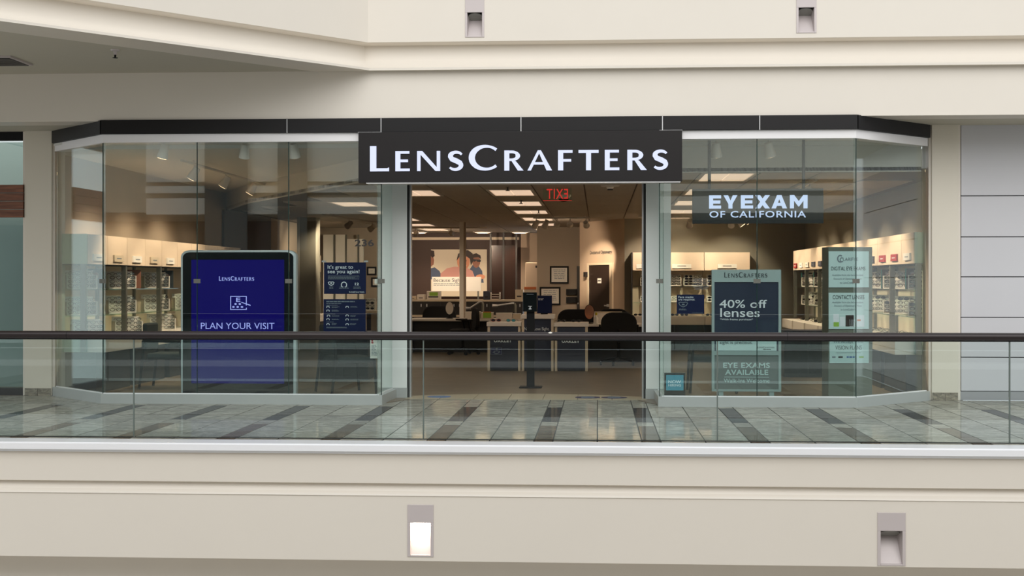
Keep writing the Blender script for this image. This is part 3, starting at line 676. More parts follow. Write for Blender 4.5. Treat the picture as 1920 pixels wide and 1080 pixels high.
for x in (604, 683): bx('suction_hook', 'alu', PX(x, YO), PX(x+7, YO), YO-.02, YO+.02, pz(491.5, YO, 647), pz(488.5, YO, 647), t)
t = poster('notice_poster', 'dark navy poster on the glass crowded with small print and icons', 'blue_print', 606.5, 561, 685.5, 622, YO)
bars('inkgrey', PX(612, YO), PX(672, YO), pz(567, YO, 647), pz(564.5, YO, 647), 1, YO, t, seed=5, fill=.8)
for a, b, c, d, n in ((612, 650, 568.5, 571, 1), (612, 634, 572, 573.5, 1), (622, 637, 575, 578, 2), (657, 671, 574.5, 577, 2), (622, 636, 581, 585, 3), (612, 634, 588.5, 590, 1), (622, 640, 591.5, 594, 2), (657, 670, 591, 594.5, 2), (622, 637, 598, 600.5, 2), (657, 673, 598, 601, 2), (612, 626, 603.5, 605, 1), (622, 633, 606, 610, 3), (656, 671, 606.5, 610, 2), (612, 657, 613, 616, 2)):
    bars('inkgrey', PX(a, YO), PX(b, YO), pz(d, YO, 647), pz(c, YO, 647), n, YO, t, seed=int(a*7+c))
for a, b in ((615, 576), (615, 583), (616, 592.5), (615, 599), (615, 608.5), (651, 576), (651, 592), (651, 599.5), (651, 608.5)):
    q = MB()
    for poly in ribbon([(PX(a+2.6*math.cos(math.radians(k)), YO), pz(b-1.8*math.sin(math.radians(k)), YO, 647)) for k in range(-40, 221, 20)], [.007]*14): q.plate(poly, YO-.004, YO)
    q.build('print_icon', 'inkw', t)
# hanging eye exam sign
YE = 18.35
ex0, ex1, ez0, ez1 = PX(1298.5, YE), PX(1544, YE), pz(419, YE, 1420), pz(354, YE, 1420)
t = thing('hanging_sign', 'dark hanging sign with glowing blue letters in the shop window', 'sign', ((ex0+ex1)/2, YE, ez0))
MB().box(ex0, ex1, YE, YE+.09, ez0, ez1).build('sign_box', mat('green_black_sign', (18, 22, 22), .35), t, bevel=.004)
def block(ch, w, h, k):
    if ch == 'E': return [R4(0, k, 0, h), R4(0, w, 0, k*.78), R4(0, w*.94, h/2-k*.39, h/2+k*.39), R4(0, w, h-k*.78, h)]
    if ch == 'Y': return [[(0, h), (k*1.15, h), (w/2+k*.3, h*.4), (w/2-k*.5, h*.34)], [(w, h), (w-k*1.15, h), (w/2-k*.3, h*.4), (w/2+k*.5, h*.34)], R4(w/2-k/2, w/2+k/2, 0, h*.48)]
    if ch == 'X': return [[(0, 0), (k*1.2, 0), (w, h), (w-k*1.2, h)], [(w, 0), (w-k*1.2, 0), (0, h), (k*1.2, h)]]
    if ch == 'A': return [[(0, 0), (k*1.1, 0), (w/2+k*.35, h), (w/2-k*.55, h)], [(w, 0), (w-k*1.1, 0), (w/2-k*.35, h), (w/2+k*.55, h)], R4(w*.22, w*.78, h*.2, h*.2+k*.72)]
    if ch == 'M': return [R4(0, k, 0, h), R4(w-k, w, 0, h), [(0, h), (k*1.05, h), (w/2+k*.3, h*.42), (w/2, h*.12), (w/2-k*.5, h*.3)], [(w, h), (w-k*1.05, h), (w/2-k*.3, h*.42), (w/2, h*.12), (w/2+k*.5, h*.3)]]
for ch, a, b in (('E', 1329.5, 1352), ('Y', 1356.5, 1382.5), ('E', 1389, 1412), ('X', 1416, 1443.5), ('A', 1446.5, 1475.5), ('M', 1481, 1514)):
    a, b = PX(a, YE), PX(b, YE); q = MB(); zz = pz(391, YE, 1420)
    for n_, poly in enumerate(block(ch, b-a, pz(366, YE, 1420)-zz, .052)): q.plate([(a+u, zz+v) for u, v in poly], YE-.012-.0002*n_, YE)
    q.build('letter', 'led2', t)
text('OF CALIFORNIA', 'led2', PX(1330, YE), PX(1511, YE), pz(408, YE, 1420), pz(395.5, YE, 1420), YE, t, .014, 1.12, th=.012, each=True)
for x in (1330.5, 1507.5): MB().cyl((PX(x, YE), YE+.045, ez1-.005), (PX(x, YE), YE+.045, 3.505), .021, n=12).build('hanger_rod', 'dark', t, smooth=True)
# poster stand
YS = 18.12
px0, px1 = PX(1334.5, YS), PX(1464.5, YS); pzt = pz(505.5, YS, 1400); pzb = pz(734, YS, 1400)
t = thing('poster_stand', 'freestanding pale green framed stand with forty percent off lenses poster', 'poster stand', ((px0+px1)/2, YS, 0.006))
def frame(x0, x1, z0, z1, w, Y, d, m, par, nm='frame'):
    MB().plate([(x0, z0), (x1, z0), (x1-w, z0+w*.8), (x0+w, z0+w*.8)], Y-.012, Y+d).plate([(x0, z1), (x1, z1), (x1-w, z1-w*.8), (x0+w, z1-w*.8)], Y-.012, Y+d).plate([(x0, z0), (x0+w, z0+w*.8), (x0+w, z1-w*.8), (x0, z1)], Y-.012, Y+d).plate([(x1, z0), (x1-w, z0+w*.8), (x1-w, z1-w*.8), (x1, z1)], Y-.012, Y+d).build(nm, m, par)
za, zb_ = pz(525, YS, 1400), pz(662, YS, 1400)
bx('topper', 'mintframe', px0, px1, YS, YS+.04, za, pzt, t)
logo('ink', PX(1358, YS), PX(1439, YS), pz(520.5, YS, 1400), pz(510.5, YS, 1400), YS, t)
frame(px0, px1, zb_, za, .034, YS, .04, 'mintframe', t); frame(px0, px1, pzb, zb_, .034, YS, .04, 'mintframe', t)
bx('sale_poster', 'slate_print', px0+.03, px1-.03, YS+.004, YS+.03, zb_+.024, za-.024, t)
text('40% off', 'inkw', PX(1349, YS), PX(1438, YS), pz(577.5, YS, 1400), pz(562, YS, 1400), YS+.004, t, .006, each=True)
text('lenses', 'inkw', PX(1350.5, YS), PX(1424.5, YS), pz(594.5, YS, 1400), pz(578, YS, 1400), YS+.004, t, .006, each=True)
text('*With frame purchase*', 'inkw', PX(1350, YS), PX(1412, YS), pz(601.5, YS, 1400), pz(597, YS, 1400), YS+.004, t, .012)
bx('lower_card', 'mint', PX(1342.5, YS), PX(1456, YS), YS-.001, YS+.004, pz(657.5, YS, 1400), pz(628, YS, 1400), t)
text('Because your', 'ink', PX(1349.5, YS), PX(1399, YS), pz(640.5, YS, 1400), pz(632.5, YS, 1400), YS-.001, t)
text('sight is precious.', 'ink', PX(1349.5, YS), PX(1411, YS), pz(647, YS, 1400), pz(639, YS, 1400), YS-.001, t)
logo('ink', PX(1420, YS), PX(1452, YS), pz(652.5, YS, 1400), pz(649.5, YS, 1400), YS-.001, t)
bars('ink', PX(1431, YS), PX(1451, YS), pz(656, YS, 1400), pz(654, YS, 1400), 1, YS-.001, t, fill=.8)
bx('info_panel', 'grey_print', px0+.03, px1-.03, YS+.004, YS+.03, pzb+.024, zb_-.024, t)
text('EYE EXAMS', 'mint', PX(1356, YS), PX(1443.5, YS), pz(690, YS, 1400), pz(680, YS, 1400), YS+.004, t, .02, 1.05, each=True)
text('AVAILABLE', 'mint', PX(1359.5, YS), PX(1440.5, YS), pz(703, YS, 1400), pz(693, YS, 1400), YS+.004, t, .02, 1.05, each=True)
bx('rule', 'mint', PX(1358, YS), PX(1442, YS), YS+.001, YS+.004, pz(707.6, YS, 1400), pz(706.6, YS, 1400), t)
text('Walk-Ins Welcome', 'mint', PX(1357, YS), PX(1443, YS), pz(717.5, YS, 1400), pz(710, YS, 1400), YS+.004, t, .006)
for x in (px0+.12, px1-.12): bx('foot', 'mintframe', x-.03, x+.03, YS-.0, YS+.24, .006, pzb+.01, t)
# tower with three posters
YT = 18.62
tx0, tx1 = PX(1553, YT), PX(1634, YT); rt = (math.radians(7), (tx0, YT, 0)); ry = -.24
t = thing('poster_tower', 'olive grey display tower with three mint posters in the window corner', 'display stand', ((tx0+tx1)/2, YT, .006))
ztt = pz(463, YT, 1592)
MB().box(tx0, tx1+.03, YT, YT+.3, .006, ztt).rot(*rt).build('tower_body', 'olive', t, bevel=.006)
def card(y0, y1, nm, x0=1553.5, x1=1631): return MB().box(PX(x0, YT), PX(x1, YT), YT-.012, YT+.002, pz(y1, YT, 1592), pz(y0, YT, 1592)).rot(*rt).build(nm, 'mint', t)
def tt(s, m, x0, x1, y0, y1, b=0): text(s, m, PX(x0, YT), PX(x1, YT), pz(y1, YT, 1592), pz(y0, YT, 1592), YT-.012, t, b, rot=rt)
card(471, 539, 'poster_card'); card(549, 617, 'poster_card'); card(637, 681, 'poster_card', 1555)
q = MB()
for poly in ribbon([(PX(1575.5+4.8*math.cos(math.radians(k)), YT), pz(485-6.2*math.sin(math.radians(k)), YT, 1592)) for k in range(50, 311, 15)], [.016]*18): q.plate(poly, YT-.016, YT-.012)
for poly in ribbon([(PX(1578.5+3*math.cos(math.radians(k)), YT), pz(487-3.8*math.sin(math.radians(k)), YT, 1592)) for k in range(50, 311, 20)], [.012]*14): q.plate(poly, YT-.017, YT-.012)
q.rot(*rt).build('logo_mark', 'inkgrey', t)
tt('LARIFYE', 'inkgrey', 1581, 1610, 483, 489); tt('DIGITAL EYE EXAMS', 'ink', 1558, 1624, 500, 507)
tt('Available from the Independent', 'inkgrey', 1560, 1620, 514, 518.5); tt('Doctors of Optometry Next', 'inkgrey', 1563, 1617, 521, 525.5); tt('to LensCrafters', 'inkgrey', 1575, 1605, 528, 532)
tt('CONTACT LENSES', 'ink', 1561, 1622, 553.5, 561); tt('Available from the Independent', 'inkgrey', 1560, 1620, 565, 569.5); tt('Doctors of Optometry Next', 'inkgrey', 1564, 1617, 571.5, 576); tt('to LensCrafters', 'inkgrey', 1576, 1605, 578.5, 582)
for a, b, c, d, m in ((1562, 1573, 589, 613, 'inkw'), (1562.5, 1573, 604, 612.5, 'green'), (1575, 1585, 594, 612, 'inkw'), (1586, 1602, 591, 612, 'hair'), (1593, 1606, 599, 613, 'inkw'), (1607, 1622, 591, 613, 'inkw'), (1597, 1603, 602, 604, 'redsun'), (1608, 1615, 599, 602, 'orange')):
    MB().box(PX(a, YT), PX(b, YT), YT-.0135-.0006*(a % 7), YT-.012, pz(d, YT, 1592), pz(c, YT, 1592)).rot(*rt).build('printed_box', m, t)
tt('We Accept Most', 'inkgrey', 1562, 1620, 638, 645); tt('VISION PLANS', 'ink', 1566, 1617, 648, 655.5)
MB().box(PX(1568, YT), PX(1615, YT), YT-.015, YT-.012, pz(661.7, YT, 1592), pz(661, YT, 1592)).rot(*rt).build('rule', 'inkgrey', t)
for a, b, m in ((1560, 1568, 'inkgrey'), (1572, 1582, 'inkb'), (1588, 1606, 'blue_decal'), (1612, 1625, 'green')): bars(m, PX(a, YT), PX(b, YT), pz(671.5, YT, 1592), pz(668, YT, 1592), 1, YT-.012, t, rot=rt, fill=.9, seed=a)
# small screen frame and masks notice
YN = YF+.14
t = thing('hiring_frame', 'small dark framed now hiring screen on the window base', 'sign', (PX(1265, YN), YN, ZB))
bx('frame', 'bezel', PX(1245.5, YN), PX(1285, YN), YN, YN+.04, ZB-.08, pz(699, YN, 1265), t, .004)
bx('screen', 'hscreen', PX(1249, YN), PX(1281.5, YN), YN-.004, YN+.002, pz(732, YN, 1265), pz(703, YN, 1265), t)
text('NOW', 'inkw', PX(1253, YN), PX(1277, YN), pz(718.5, YN, 1265), pz(713, YN, 1265), YN-.004, t, .02, each=True)
text('HIRING', 'inkw', PX(1253, YN), PX(1277, YN), pz(724.5, YN, 1265), pz(719.8, YN, 1265), YN-.004, t, .02, each=True)
t = poster('mask_poster', 'small navy notice on the glass asking for face masks', 'blue_print', 1269, 552.5, 1320.5, 588.5, YO)
text('Face masks', 'inkw', PX(1272, YO), PX(1300, YO), pz(559, YO, 1295), pz(555, YO, 1295), YO, t, .006)
text('are required.', 'inkw', PX(1272, YO), PX(1303, YO), pz(564.5, YO, 1295), pz(560, YO, 1295), YO, t, .006)
mask_icon(1281, 571, 17, 9, YO, t, 'inkgrey'); bars('inkgrey', PX(1273, YO), PX(1290, YO), pz(582.5, YO, 1295), pz(579, YO, 1295), 2, YO, t); logo('inkgrey', PX(1298, YO), PX(1318, YO), pz(587.3, YO, 1295), pz(585.6, YO, 1295), YO, t)
t = poster('sticker_label', 'small white sticker on the window beside the entrance post', 'paper', 702.5, 523, 714, 532.5, YO, 'sticker')
t = poster('rules_sheet', 'tall white notice with a red heading low on the window by the entrance', 'paper', 694, 632, 709, 672, YO+.02, 'notice')
bars('red', PX(696, YO), PX(700, YO), pz(645, YO, 700), pz(637, YO, 700), 2, YO+.02, t, fill=.8); bars('inkgrey', PX(696, YO), PX(707, YO), pz(668, YO, 700), pz(647, YO, 700), 8, YO+.02, t, seed=3)

# ------------------------------------------------------------------ eyewear
def eyeglasses_proto(m, lens=None, w=.19, h=.05):
    root = MB()
    for s in (-1, 1):
        cx = s*w*.265; root.tube([(cx+w*.2*math.cos(a)*(1 if abs(math.cos(a)) < .9 else .97), 0, h*.5+h*.44*math.sin(a)) for a in [k*math.pi/6 for k in range(12)]], .0042 if m != 'f_grey' else .003, 4, True)
    root.tube([(-w*.07, 0, h*.6), (0, -.004, h*.72), (w*.07, 0, h*.6)], .0045, 4)
    o = root.build('eyeglasses', m); o.location = (0, 0, 0); WL[o.name] = Vector((0, 0, 0))
    dz = min(v.co.z for v in o.data.vertices)
    for s in (-1, 1):
        MB().tube([(s*w*.47, 0, h*.68), (s*w*.48, .05, h*.68), (s*w*.46, .11, h*.66), (s*w*.43, .145, h*.35)], .004, 4).build('temple', m, o)
    for s in (-1, 1):
        cx = s*w*.265; MB().plate([(cx+w*.18*math.cos(k*math.pi/5), h*.5+h*.4*math.sin(k*math.pi/5)) for k in range(10)], -.001, .001).build('lens', lens or 'clear', o)
    return o
PR = [eyeglasses_proto('f_black'), eyeglasses_proto('f_tort'), eyeglasses_proto('f_grey'), eyeglasses_proto('f_black', 'lensd'), eyeglasses_proto('redsun', 'lensd'), eyeglasses_proto('f_grey', 'cyan')]
PN = ['black framed eyeglasses', 'tortoiseshell eyeglasses', 'thin grey wire eyeglasses', 'dark sunglasses', 'red sunglasses', 'cyan lens sunglasses']
NG = [0]
used = [False]*len(PR)
def place_glasses(kind, loc, rz, label, group, tilt=0):
    if not used[kind]: o = PR[kind]; used[kind] = True
    else: o = dup(PR[kind])
    o.location = loc; o.rotation_euler = (tilt, 0, rz); tag(o, f'{PN[kind]} {label}', 'eyeglasses', group); NG[0] += 1; return o
def stand_proto(rows, cols):
    w = .215*cols; t = thing('eyewear_stand', 'x', 'stand', (0, 0, 0))
    MB().box(-w/2, w/2, -.02, .175, 0, .012).build('stand_base', 'paper', t)
    MB().box(-w/2, w/2, .168, .175, .012, .06*rows+.03).build('stand_back', 'paper', t)
    for r in range(rows): MB().box(-w/2, w/2, -.014, .014, .02+r*.06-.003, .02+r*.06).build('stand_ledge', 'paper', t)
    for s in (-1, 1): MB().box(s*w/2-.006, s*w/2+.006, -.014, .17, .012, .02+(rows-1)*.06).build('stand_side', 'paper', t)
    return t
SP = {}
def stand(rows, cols, loc, rz, where, group, kinds):
    key = (rows, cols)
    if key not in SP: o = SP[key] = stand_proto(rows, cols)
    else: o = dup(SP[key])
    loc = (loc[0], loc[1], loc[2]+.0015)
    o.location = loc; o.rotation_euler = (0, 0, rz); o['label'] = f'white tiered eyewear stand on {where}'; o['group'] = 'white eyewear stands'
    R = Matrix.Rotation(rz, 3, 'Z')
    for r in range(rows):
        for c in range(cols):
            p = Vector(loc)+R@Vector(((c-(cols-1)/2)*.213, -.002, .02+r*.06+.004))
            place_glasses(kinds[(r*3+c*5+int(abs(loc[1])*7)) % len(kinds)], p, rz, f'on {where}, {ordw[rows-1-r]} row, {["left", "right"][c] if cols > 1 else "single"} pair', group)
# wall display units
def wall_unit(side, y0, nb, lab, where, plate_m, fill, firstname=0):
    """side -1: shelves on the wall at WXL, +1 at WXR"""
    bay = 1.7; xw = WXL if side < 0 else WXR; s = 1 if side < 0 else -1          # s points into the room
    y1 = y0+bay*nb; t = thing('eyewear_shelving', lab, 'display shelves', (xw, y0, 0))
    def B(nm, m, d0, d1, a, b, z0, z1, par=t, bev=0): return bx(nm, m, min(xw+s*d0, xw+s*d1), max(xw+s*d0, xw+s*d1), a, b, z0, z1, par, bev)
    for k in range(nb):
        a, b = y0+k*bay, y0+(k+1)*bay
        B('back_panel', 'laminate', 0, .03, a+.004, b-.004, .6, 1.85)
        for h in range(2):
            pn = B('header_panel', 'laminate', 0, .52, a+.004+h*bay/2, a+bay/2-.004+h*bay/2, 1.85, 2.28)
            c = a+bay*(.25+.5*h); pm = plate_m[(k*2+h) % len(plate_m)]
            B('name_plate', pm, .52, .545, c-.2, c+.2, 1.9, 2.0, pn); B('plate_print', 'inkgrey' if pm != 'red' else 'inkw', .545, .547, c-.1, c+.1, 1.94, 1.955, pn)
        B('shelf', 'shelf_glass', .04, .5, a+.03, b-.03, 1.475, 1.49); B('shelf', 'shelf_glass', .04, .5, a+.03, b-.03, 1.095, 1.11)
        B('drawer_box', 'white', .02, .78, a+.06, b-.12, .59, .78, bev=.006); B('plinth', 'dark', .05, .62, a+.1, b-.16, 0, .59)
    B('shelf_top', 'black', .0, .52, y0, y1, 1.842, 1.852)
    for k in range(nb+1):
        y = y0+k*bay
        B('upright', 'upright', .44, .51, y-.035, y+.035, .6, 1.85); B('upright', 'upright', .03, .07, y-.03, y+.03, .6, 1.85)
    B('end_panel', 'shelf_glass', .0, .54, y0-.02, y0-.008, .6, 2.28)
    lev = {1.49: 'top shelf', 1.11: 'lower shelf', .78: 'drawer top'}
    rz = math.radians(22)*(-s) if True else 0
    for k in range(nb):
        for z in (1.49, 1.11, .78):
            if (k, z) not in fill: continue
            rows_, kinds, n = fill[(k, z)]
            wh = f'{where} {ordw[k+firstname]} bay {lev[z]}'
            xx = xw+s*(.345 if z > .8 else .45); yy = y0+k*bay+.28
            if rows_:
                stand(rows_, 2, (xx, yy, z), math.radians(38 if s > 0 else -38), wh, f'eyewear on {where}', kinds)
                if n > 1: stand(rows_, 2, (xx, yy+.75, z), math.radians(38 if s > 0 else -38), wh+' far half', f'eyewear on {where}', kinds)
            else:
                rr = random.Random(k*17+3)
                for q in range(n):
                    place_glasses(kinds[q % len(kinds)], (xw+s*(.2+.26*(q % 2)), y0+k*bay+.25+.3*(q//2), z+.004), rr.uniform(-.3, .3), f'lying on {wh}, {ordw[q]} pair', f'eyewear on {where}', )
            if z == 1.49:        # small acrylic picture beside the stand
                c = thing('brand_card', f'upright picture card beside the frames on {wh}', 'card', (xx, yy+.55, z+.002), 'picture cards on the shelves')
                mm = ['hair', 'navycard', 'skin2', 'ink'][(k+nb) % 4]
                bx('card', mm, xx-.11, xx+.11, yy+.55, yy+.56, z+.002, z+.3, c); bx('card_edge', 'teal', xx-.125, xx-.11, yy+.55, yy+.56, z+.002, z+.3, c)
                q = MB(); q.plate([(xx+.05*math.cos(a*math.pi/6), z+.2+.05*math.sin(a*math.pi/6)) for a in range(12)], yy+.546, yy+.55); q.build('card_face', 'skin2', c)
    return t
fl_ = {}
for k in (0, 1, 2):
    for z in (1.49, 1.11, .78): fl_[(k, z)] = (4 if z < 1.4 else 4, [0, 2, 0, 0, 1, 2], 1)
fl_[(3, 1.11)] = (4, [0, 2, 1], 1)
wall_unit(-1, 18.95+.35, 5, 'tall maple display wall of eyewear behind the blue screen', 'screen wall', ['paper', 'cream_box'], fl_)
wall_unit(-1, 32.6, 2, 'far maple display wall section seen past the blue screen', 'far wall', ['paper', 'cream_box'], {(0, 1.49): (4, [3, 0, 1], 1), (0, 1.11): (4, [0, 4, 1], 1), (0, .78): (0, [0, 1, 3, 2], 7), (1, 1.11): (4, [4, 1, 3], 1), (1, 1.49): (3, [0, 1], 1)})
fr_ = {}
for k in range(7):
    fr_[(k, 1.49)] = (4, [0, 2, 1, 0], 1); fr_[(k, 1.11)] = (4, [0, 1, 2, 3], 1); fr_[(k, .78)] = (0, [0, 3, 2, 1], 5)
wall_unit(1, 18.95+.4, 7, 'tall maple display wall of eyewear behind the poster tower', 'tower wall', ['paper', 'red', 'red', 'navycard', 'navycard', 'paper'], fr_)
# rear wall cabinets of the shop's right half
YR = 32.98
t = thing('rear_cabinet', 'maple wall cabinet with brand plates and lit shelves on the rear wall', 'cabinet', (2.2, YR, 0))
rx = [PX(x, YR-.5) for x in (1186, 1218, 1300, 1420)]
rx = [rx[0], rx[0]+.62, rx[0]+1.66, rx[0]+2.72]
for i in range(3):
    d = bx('cabinet_panel', 'laminate', rx[i]+.006, rx[i+1]-.006, YR-.5, YR, 1.86, 2.28, t)
    bx('name_plate', 'paper', (rx[i]+rx[i+1])/2-.22, (rx[i]+rx[i+1])/2+.22, YR-.53, YR-.5, 1.91, 2.01, d); bx('plate_print', 'inkb', (rx[i]+rx[i+1])/2-.1, (rx[i]+rx[i+1])/2+.1, YR-.532, YR-.53, 1.955, 1.97, d)
    bx('back_panel', 'laminate', rx[i]+.006, rx[i+1]-.006, YR-.03, YR, .8, 1.86, t)
    for z in (1.48, 1.1): bx('shelf', 'shelf_glass', rx[i]+.02, rx[i+1]-.02, YR-.42, YR-.03, z, z+.015, t)
    bx('base_drawer', 'white', rx[i]+.006, rx[i+1]-.006, YR-.75, YR, .6, .8, t); bx('plinth', 'dark', rx[i]+.006, rx[i+1]-.006, YR-.6, YR, 0, .6, t)
bx('side_panel', 'dark', rx[0]-.03, rx[0], YR-.5, YR, .8, 2.28, t)
for i in range(3):
    for z, nm in ((1.495, 'top'), (1.115, 'lower')):
        for j in range(1 if i == 0 else 2):
            stand(4 if z > 1.3 else 2, 1 if i == 0 else 2, (rx[i]+.3+j*.5, YR-.3, z), 0, f'rear cabinet {ordw[i]} bay {nm} shelf{" far side" if j else ""}', 'eyewear in the rear cabinet', [3, 3, 0])
        # sunglasses on the drawer top
    for q in range(3): place_glasses(3, (rx[i]+.13+.225*q if i else rx[i]+.12+.2*q, YR-.55, .804), .02*q, f'lying on rear cabinet {ordw[i]} bay drawer top, {ordw[q]} pair', 'eyewear in the rear cabinet')

# ------------------------------------------------------------------ counters and stands at the entrance
YC = 24.8
def counter(name, lab, x0, x1, ytop, mid=False):
    a, b = PX(x0, YC), PX(x1, YC); z1 = pz(ytop, YC, x0); t = thing(name, lab, 'counter', ((a+b)/2, YC, 0), 'navy entrance counters')
    MB().box(a-.015, b+.015, YC-.02, YC+.62, z1-.075, z1).build('counter_top', 'white', t, bevel=.008)
    MB().box(a+.05, b-.05, YC+.03, YC+.6, 0.0, z1-.075).build('counter_body', 'dark', t)
    MB().box(a+.045, b-.045, YC+.01, YC+.03, .03, z1-.085).build('front_panel', 'navyp', t)
    for x in (a, b-.045): MB().box(x, x+.045, YC, YC+.6, 0, z1-.075).build('corner_post', 'cream_box', t)
    return t, z1
t, z1 = counter('display_counter', 'navy entrance counter with a wheelchair symbol on its front', 914, 976, 604)
text('OAKLEY', 'inkw', PX(926, YC), PX(960, YC), pz(642, YC), pz(636.5, YC), YC+.01, t, .05, 1.2)
sx, sz = PX(919.5, YC), pz(665, YC); sw_, sh_ = PX(941, YC)-sx, pz(651.5, YC)-sz
d = bx('access_sign', 'navy_decal', sx, sx+sw_, YC+.006, YC+.01, sz, sz+sh_, t)
q = MB(); fx = lambda u: sx+sw_*u; fz = lambda v: sz+sh_*v
for a, b, c, e in ((0, 1, 0, .05), (0, 1, .95, 1), (0, .04, 0, 1), (.96, 1, 0, 1)): q.box(fx(a), fx(b), YC+.003, YC+.006, fz(c), fz(e))
for pth in ([(fx(.52+.22*math.cos(math.radians(k))), fz(.36+.22*math.sin(math.radians(k)))) for k in range(130, 380, 20)], [(fx(.55), fz(.78)), (fx(.58), fz(.5)), (fx(.78), fz(.48)), (fx(.84), fz(.3))], [(fx(.2), fz(.3)), (fx(.36), fz(.36)), (fx(.42), fz(.5)), (fx(.58), fz(.52))]):
    for poly in ribbon(pth, [.014]*len(pth)): q.plate(poly, YC+.002, YC+.006)
q.plate([(fx(.55+.07*math.cos(k)), fz(.84+.09*math.sin(k))) for k in [j*.63 for j in range(10)]], YC+.002, YC+.006); q.build('wheelchair_symbol', 'inkgrey', d)
t, z1m = counter('display_counter', 'tall middle entrance counter lettered with a sight slogan', 978, 1038, 590)
text('N', 'inkw', PX(982.5, YC), PX(988, YC), pz(619.5, YC), pz(613.5, YC), YC+.01, t); text('ever', 'inkw', PX(989, YC), PX(999.5, YC), pz(619.5, YC), pz(615, YC), YC+.01, t); text('Lose Sight.', 'inkw', PX(1001, YC), PX(1030, YC), pz(621, YC), pz(613.5, YC), YC+.01, t)
t, z1r = counter('display_counter', 'navy entrance counter nearest the black office chair', 1040, 1102, 605)
text('OAKLEY', 'inkw', PX(1053, YC), PX(1087, YC), pz(642.5, YC), pz(637, YC), YC+.01, t, .05, 1.2)
# things on the counters
place_glasses(4, (PX(930, YC+.3), YC+.3, z1+.001), .2, 'on the counter with the wheelchair symbol', 'sunglasses on the counters')
place_glasses(5, (PX(958, YC+.2), YC+.2, z1+.001), -.3, 'on the counter with the wheelchair symbol', 'sunglasses on the counters')
place_glasses(2, (PX(1052, YC+.3), YC+.3, z1r+.001), .2, 'on the counter nearest the office chair, front pair', 'sunglasses on the counters')
place_glasses(3, (PX(1080, YC+.3), YC+.3, z1r+.001), -.2, 'on the counter nearest the office chair, second pair', 'sunglasses on the counters')
t = thing('counter_monitor', 'navy faced monitor standing on the tall middle counter', 'monitor', (PX(1021, YC+.3), YC+.3, z1m))
bx('screen', 'blue_print', PX(1007, YC+.3), PX(1035, YC+.3), YC+.28, YC+.31, z1m+.02, pz(554, YC+.3), t, .004); bx('screen_foot', 'black', PX(1014, YC+.3), PX(1027, YC+.3), YC+.25, YC+.38, z1m, z1m+.022, t)
bars('inkw', PX(1008, YC), PX(1020, YC), pz(564, YC), pz(560, YC), 2, YC+.28, t, seed=9)
t = thing('card_holder', 'small orange topped card holder on the tall counter', 'card holder', (PX(993, YC+.35), YC+.35, z1m))
bx('holder_body', 'cream_box', PX(984, YC+.35), PX(1004, YC+.35), YC+.3, YC+.42, z1m, pz(543, YC), t); bx('holder_top', 'orange', PX(983, YC+.35), PX(1005, YC+.35), YC+.29, YC+.43, pz(543, YC), pz(538, YC), t)
# black sanitiser post
YQ = 20.9
t = thing('sanitiser_stand', 'black floor standing hand sanitiser dispenser post in the entrance', 'stand', (PX(994, YQ), YQ, 0))
bx('base_plate', 'black', PX(974, YQ), PX(1016, YQ), YQ-.12, YQ+.2, 0, .015, t, .004); bx('post', 'black', PX(987.5, YQ), PX(1002, YQ), YQ, YQ+.06, .015, pz(580, YQ), t)
bx('dispenser', 'bezel', PX(981, YQ), PX(1007.5, YQ), YQ-.09, YQ+.0, pz(584, YQ), pz(548, YQ), t, .008)
bx('dispenser_label', 'inkgrey', PX(988, YQ), PX(1001, YQ), YQ-.094, YQ-.09, pz(552, YQ), pz(551, YQ), t)
q = MB().box(PX(992, YQ), PX(997, YQ), YQ-.094, YQ-.09, pz(580, YQ), pz(578, YQ)).box(PX(993.5, YQ), PX(995.5, YQ), YQ-.094, YQ-.09, pz(578, YQ), pz(575, YQ)).box(PX(991, YQ), PX(998, YQ), YQ-.094, YQ-.09, pz(574.5, YQ), pz(573.5, YQ)); q.build('dispenser_mark', 'inkw', t)
# floor stickers
for x0, x1, y, m, lab in ((800, 845, 735.5, 'blue_decal', 'light blue round floor sticker just inside the entrance'), (1078, 1126, 737.5, 'navy_decal', 'navy round floor sticker nearer the entrance centre'), (1127, 1176, 738, 'navy_decal', 'navy round floor sticker nearer the entrance post')):
    Y = 19.02; c = P((x0+x1)/2, y, Y); cx = PX((x0+x1)/2, Y); r = (PX(x1, Y)-PX(x0, Y))/2
    t = thing('floor_sticker', lab, 'floor sticker', (cx, 19.08, .009), 'floor stickers')
    MB().prism([(cx+r*math.cos(a*math.pi/16), 19.08+r*.95*math.sin(a*math.pi/16)) for a in range(32)], .0082, .011).build('disc', m, t)
    q = MB()
    for k in (-1, 0, 1): q.box(cx-r*.5, cx+r*.5, 19.08+k*.08-.014, 19.08+k*.08+.014, .011, .0125)
    q.build('sticker_print', 'inkgrey', t)

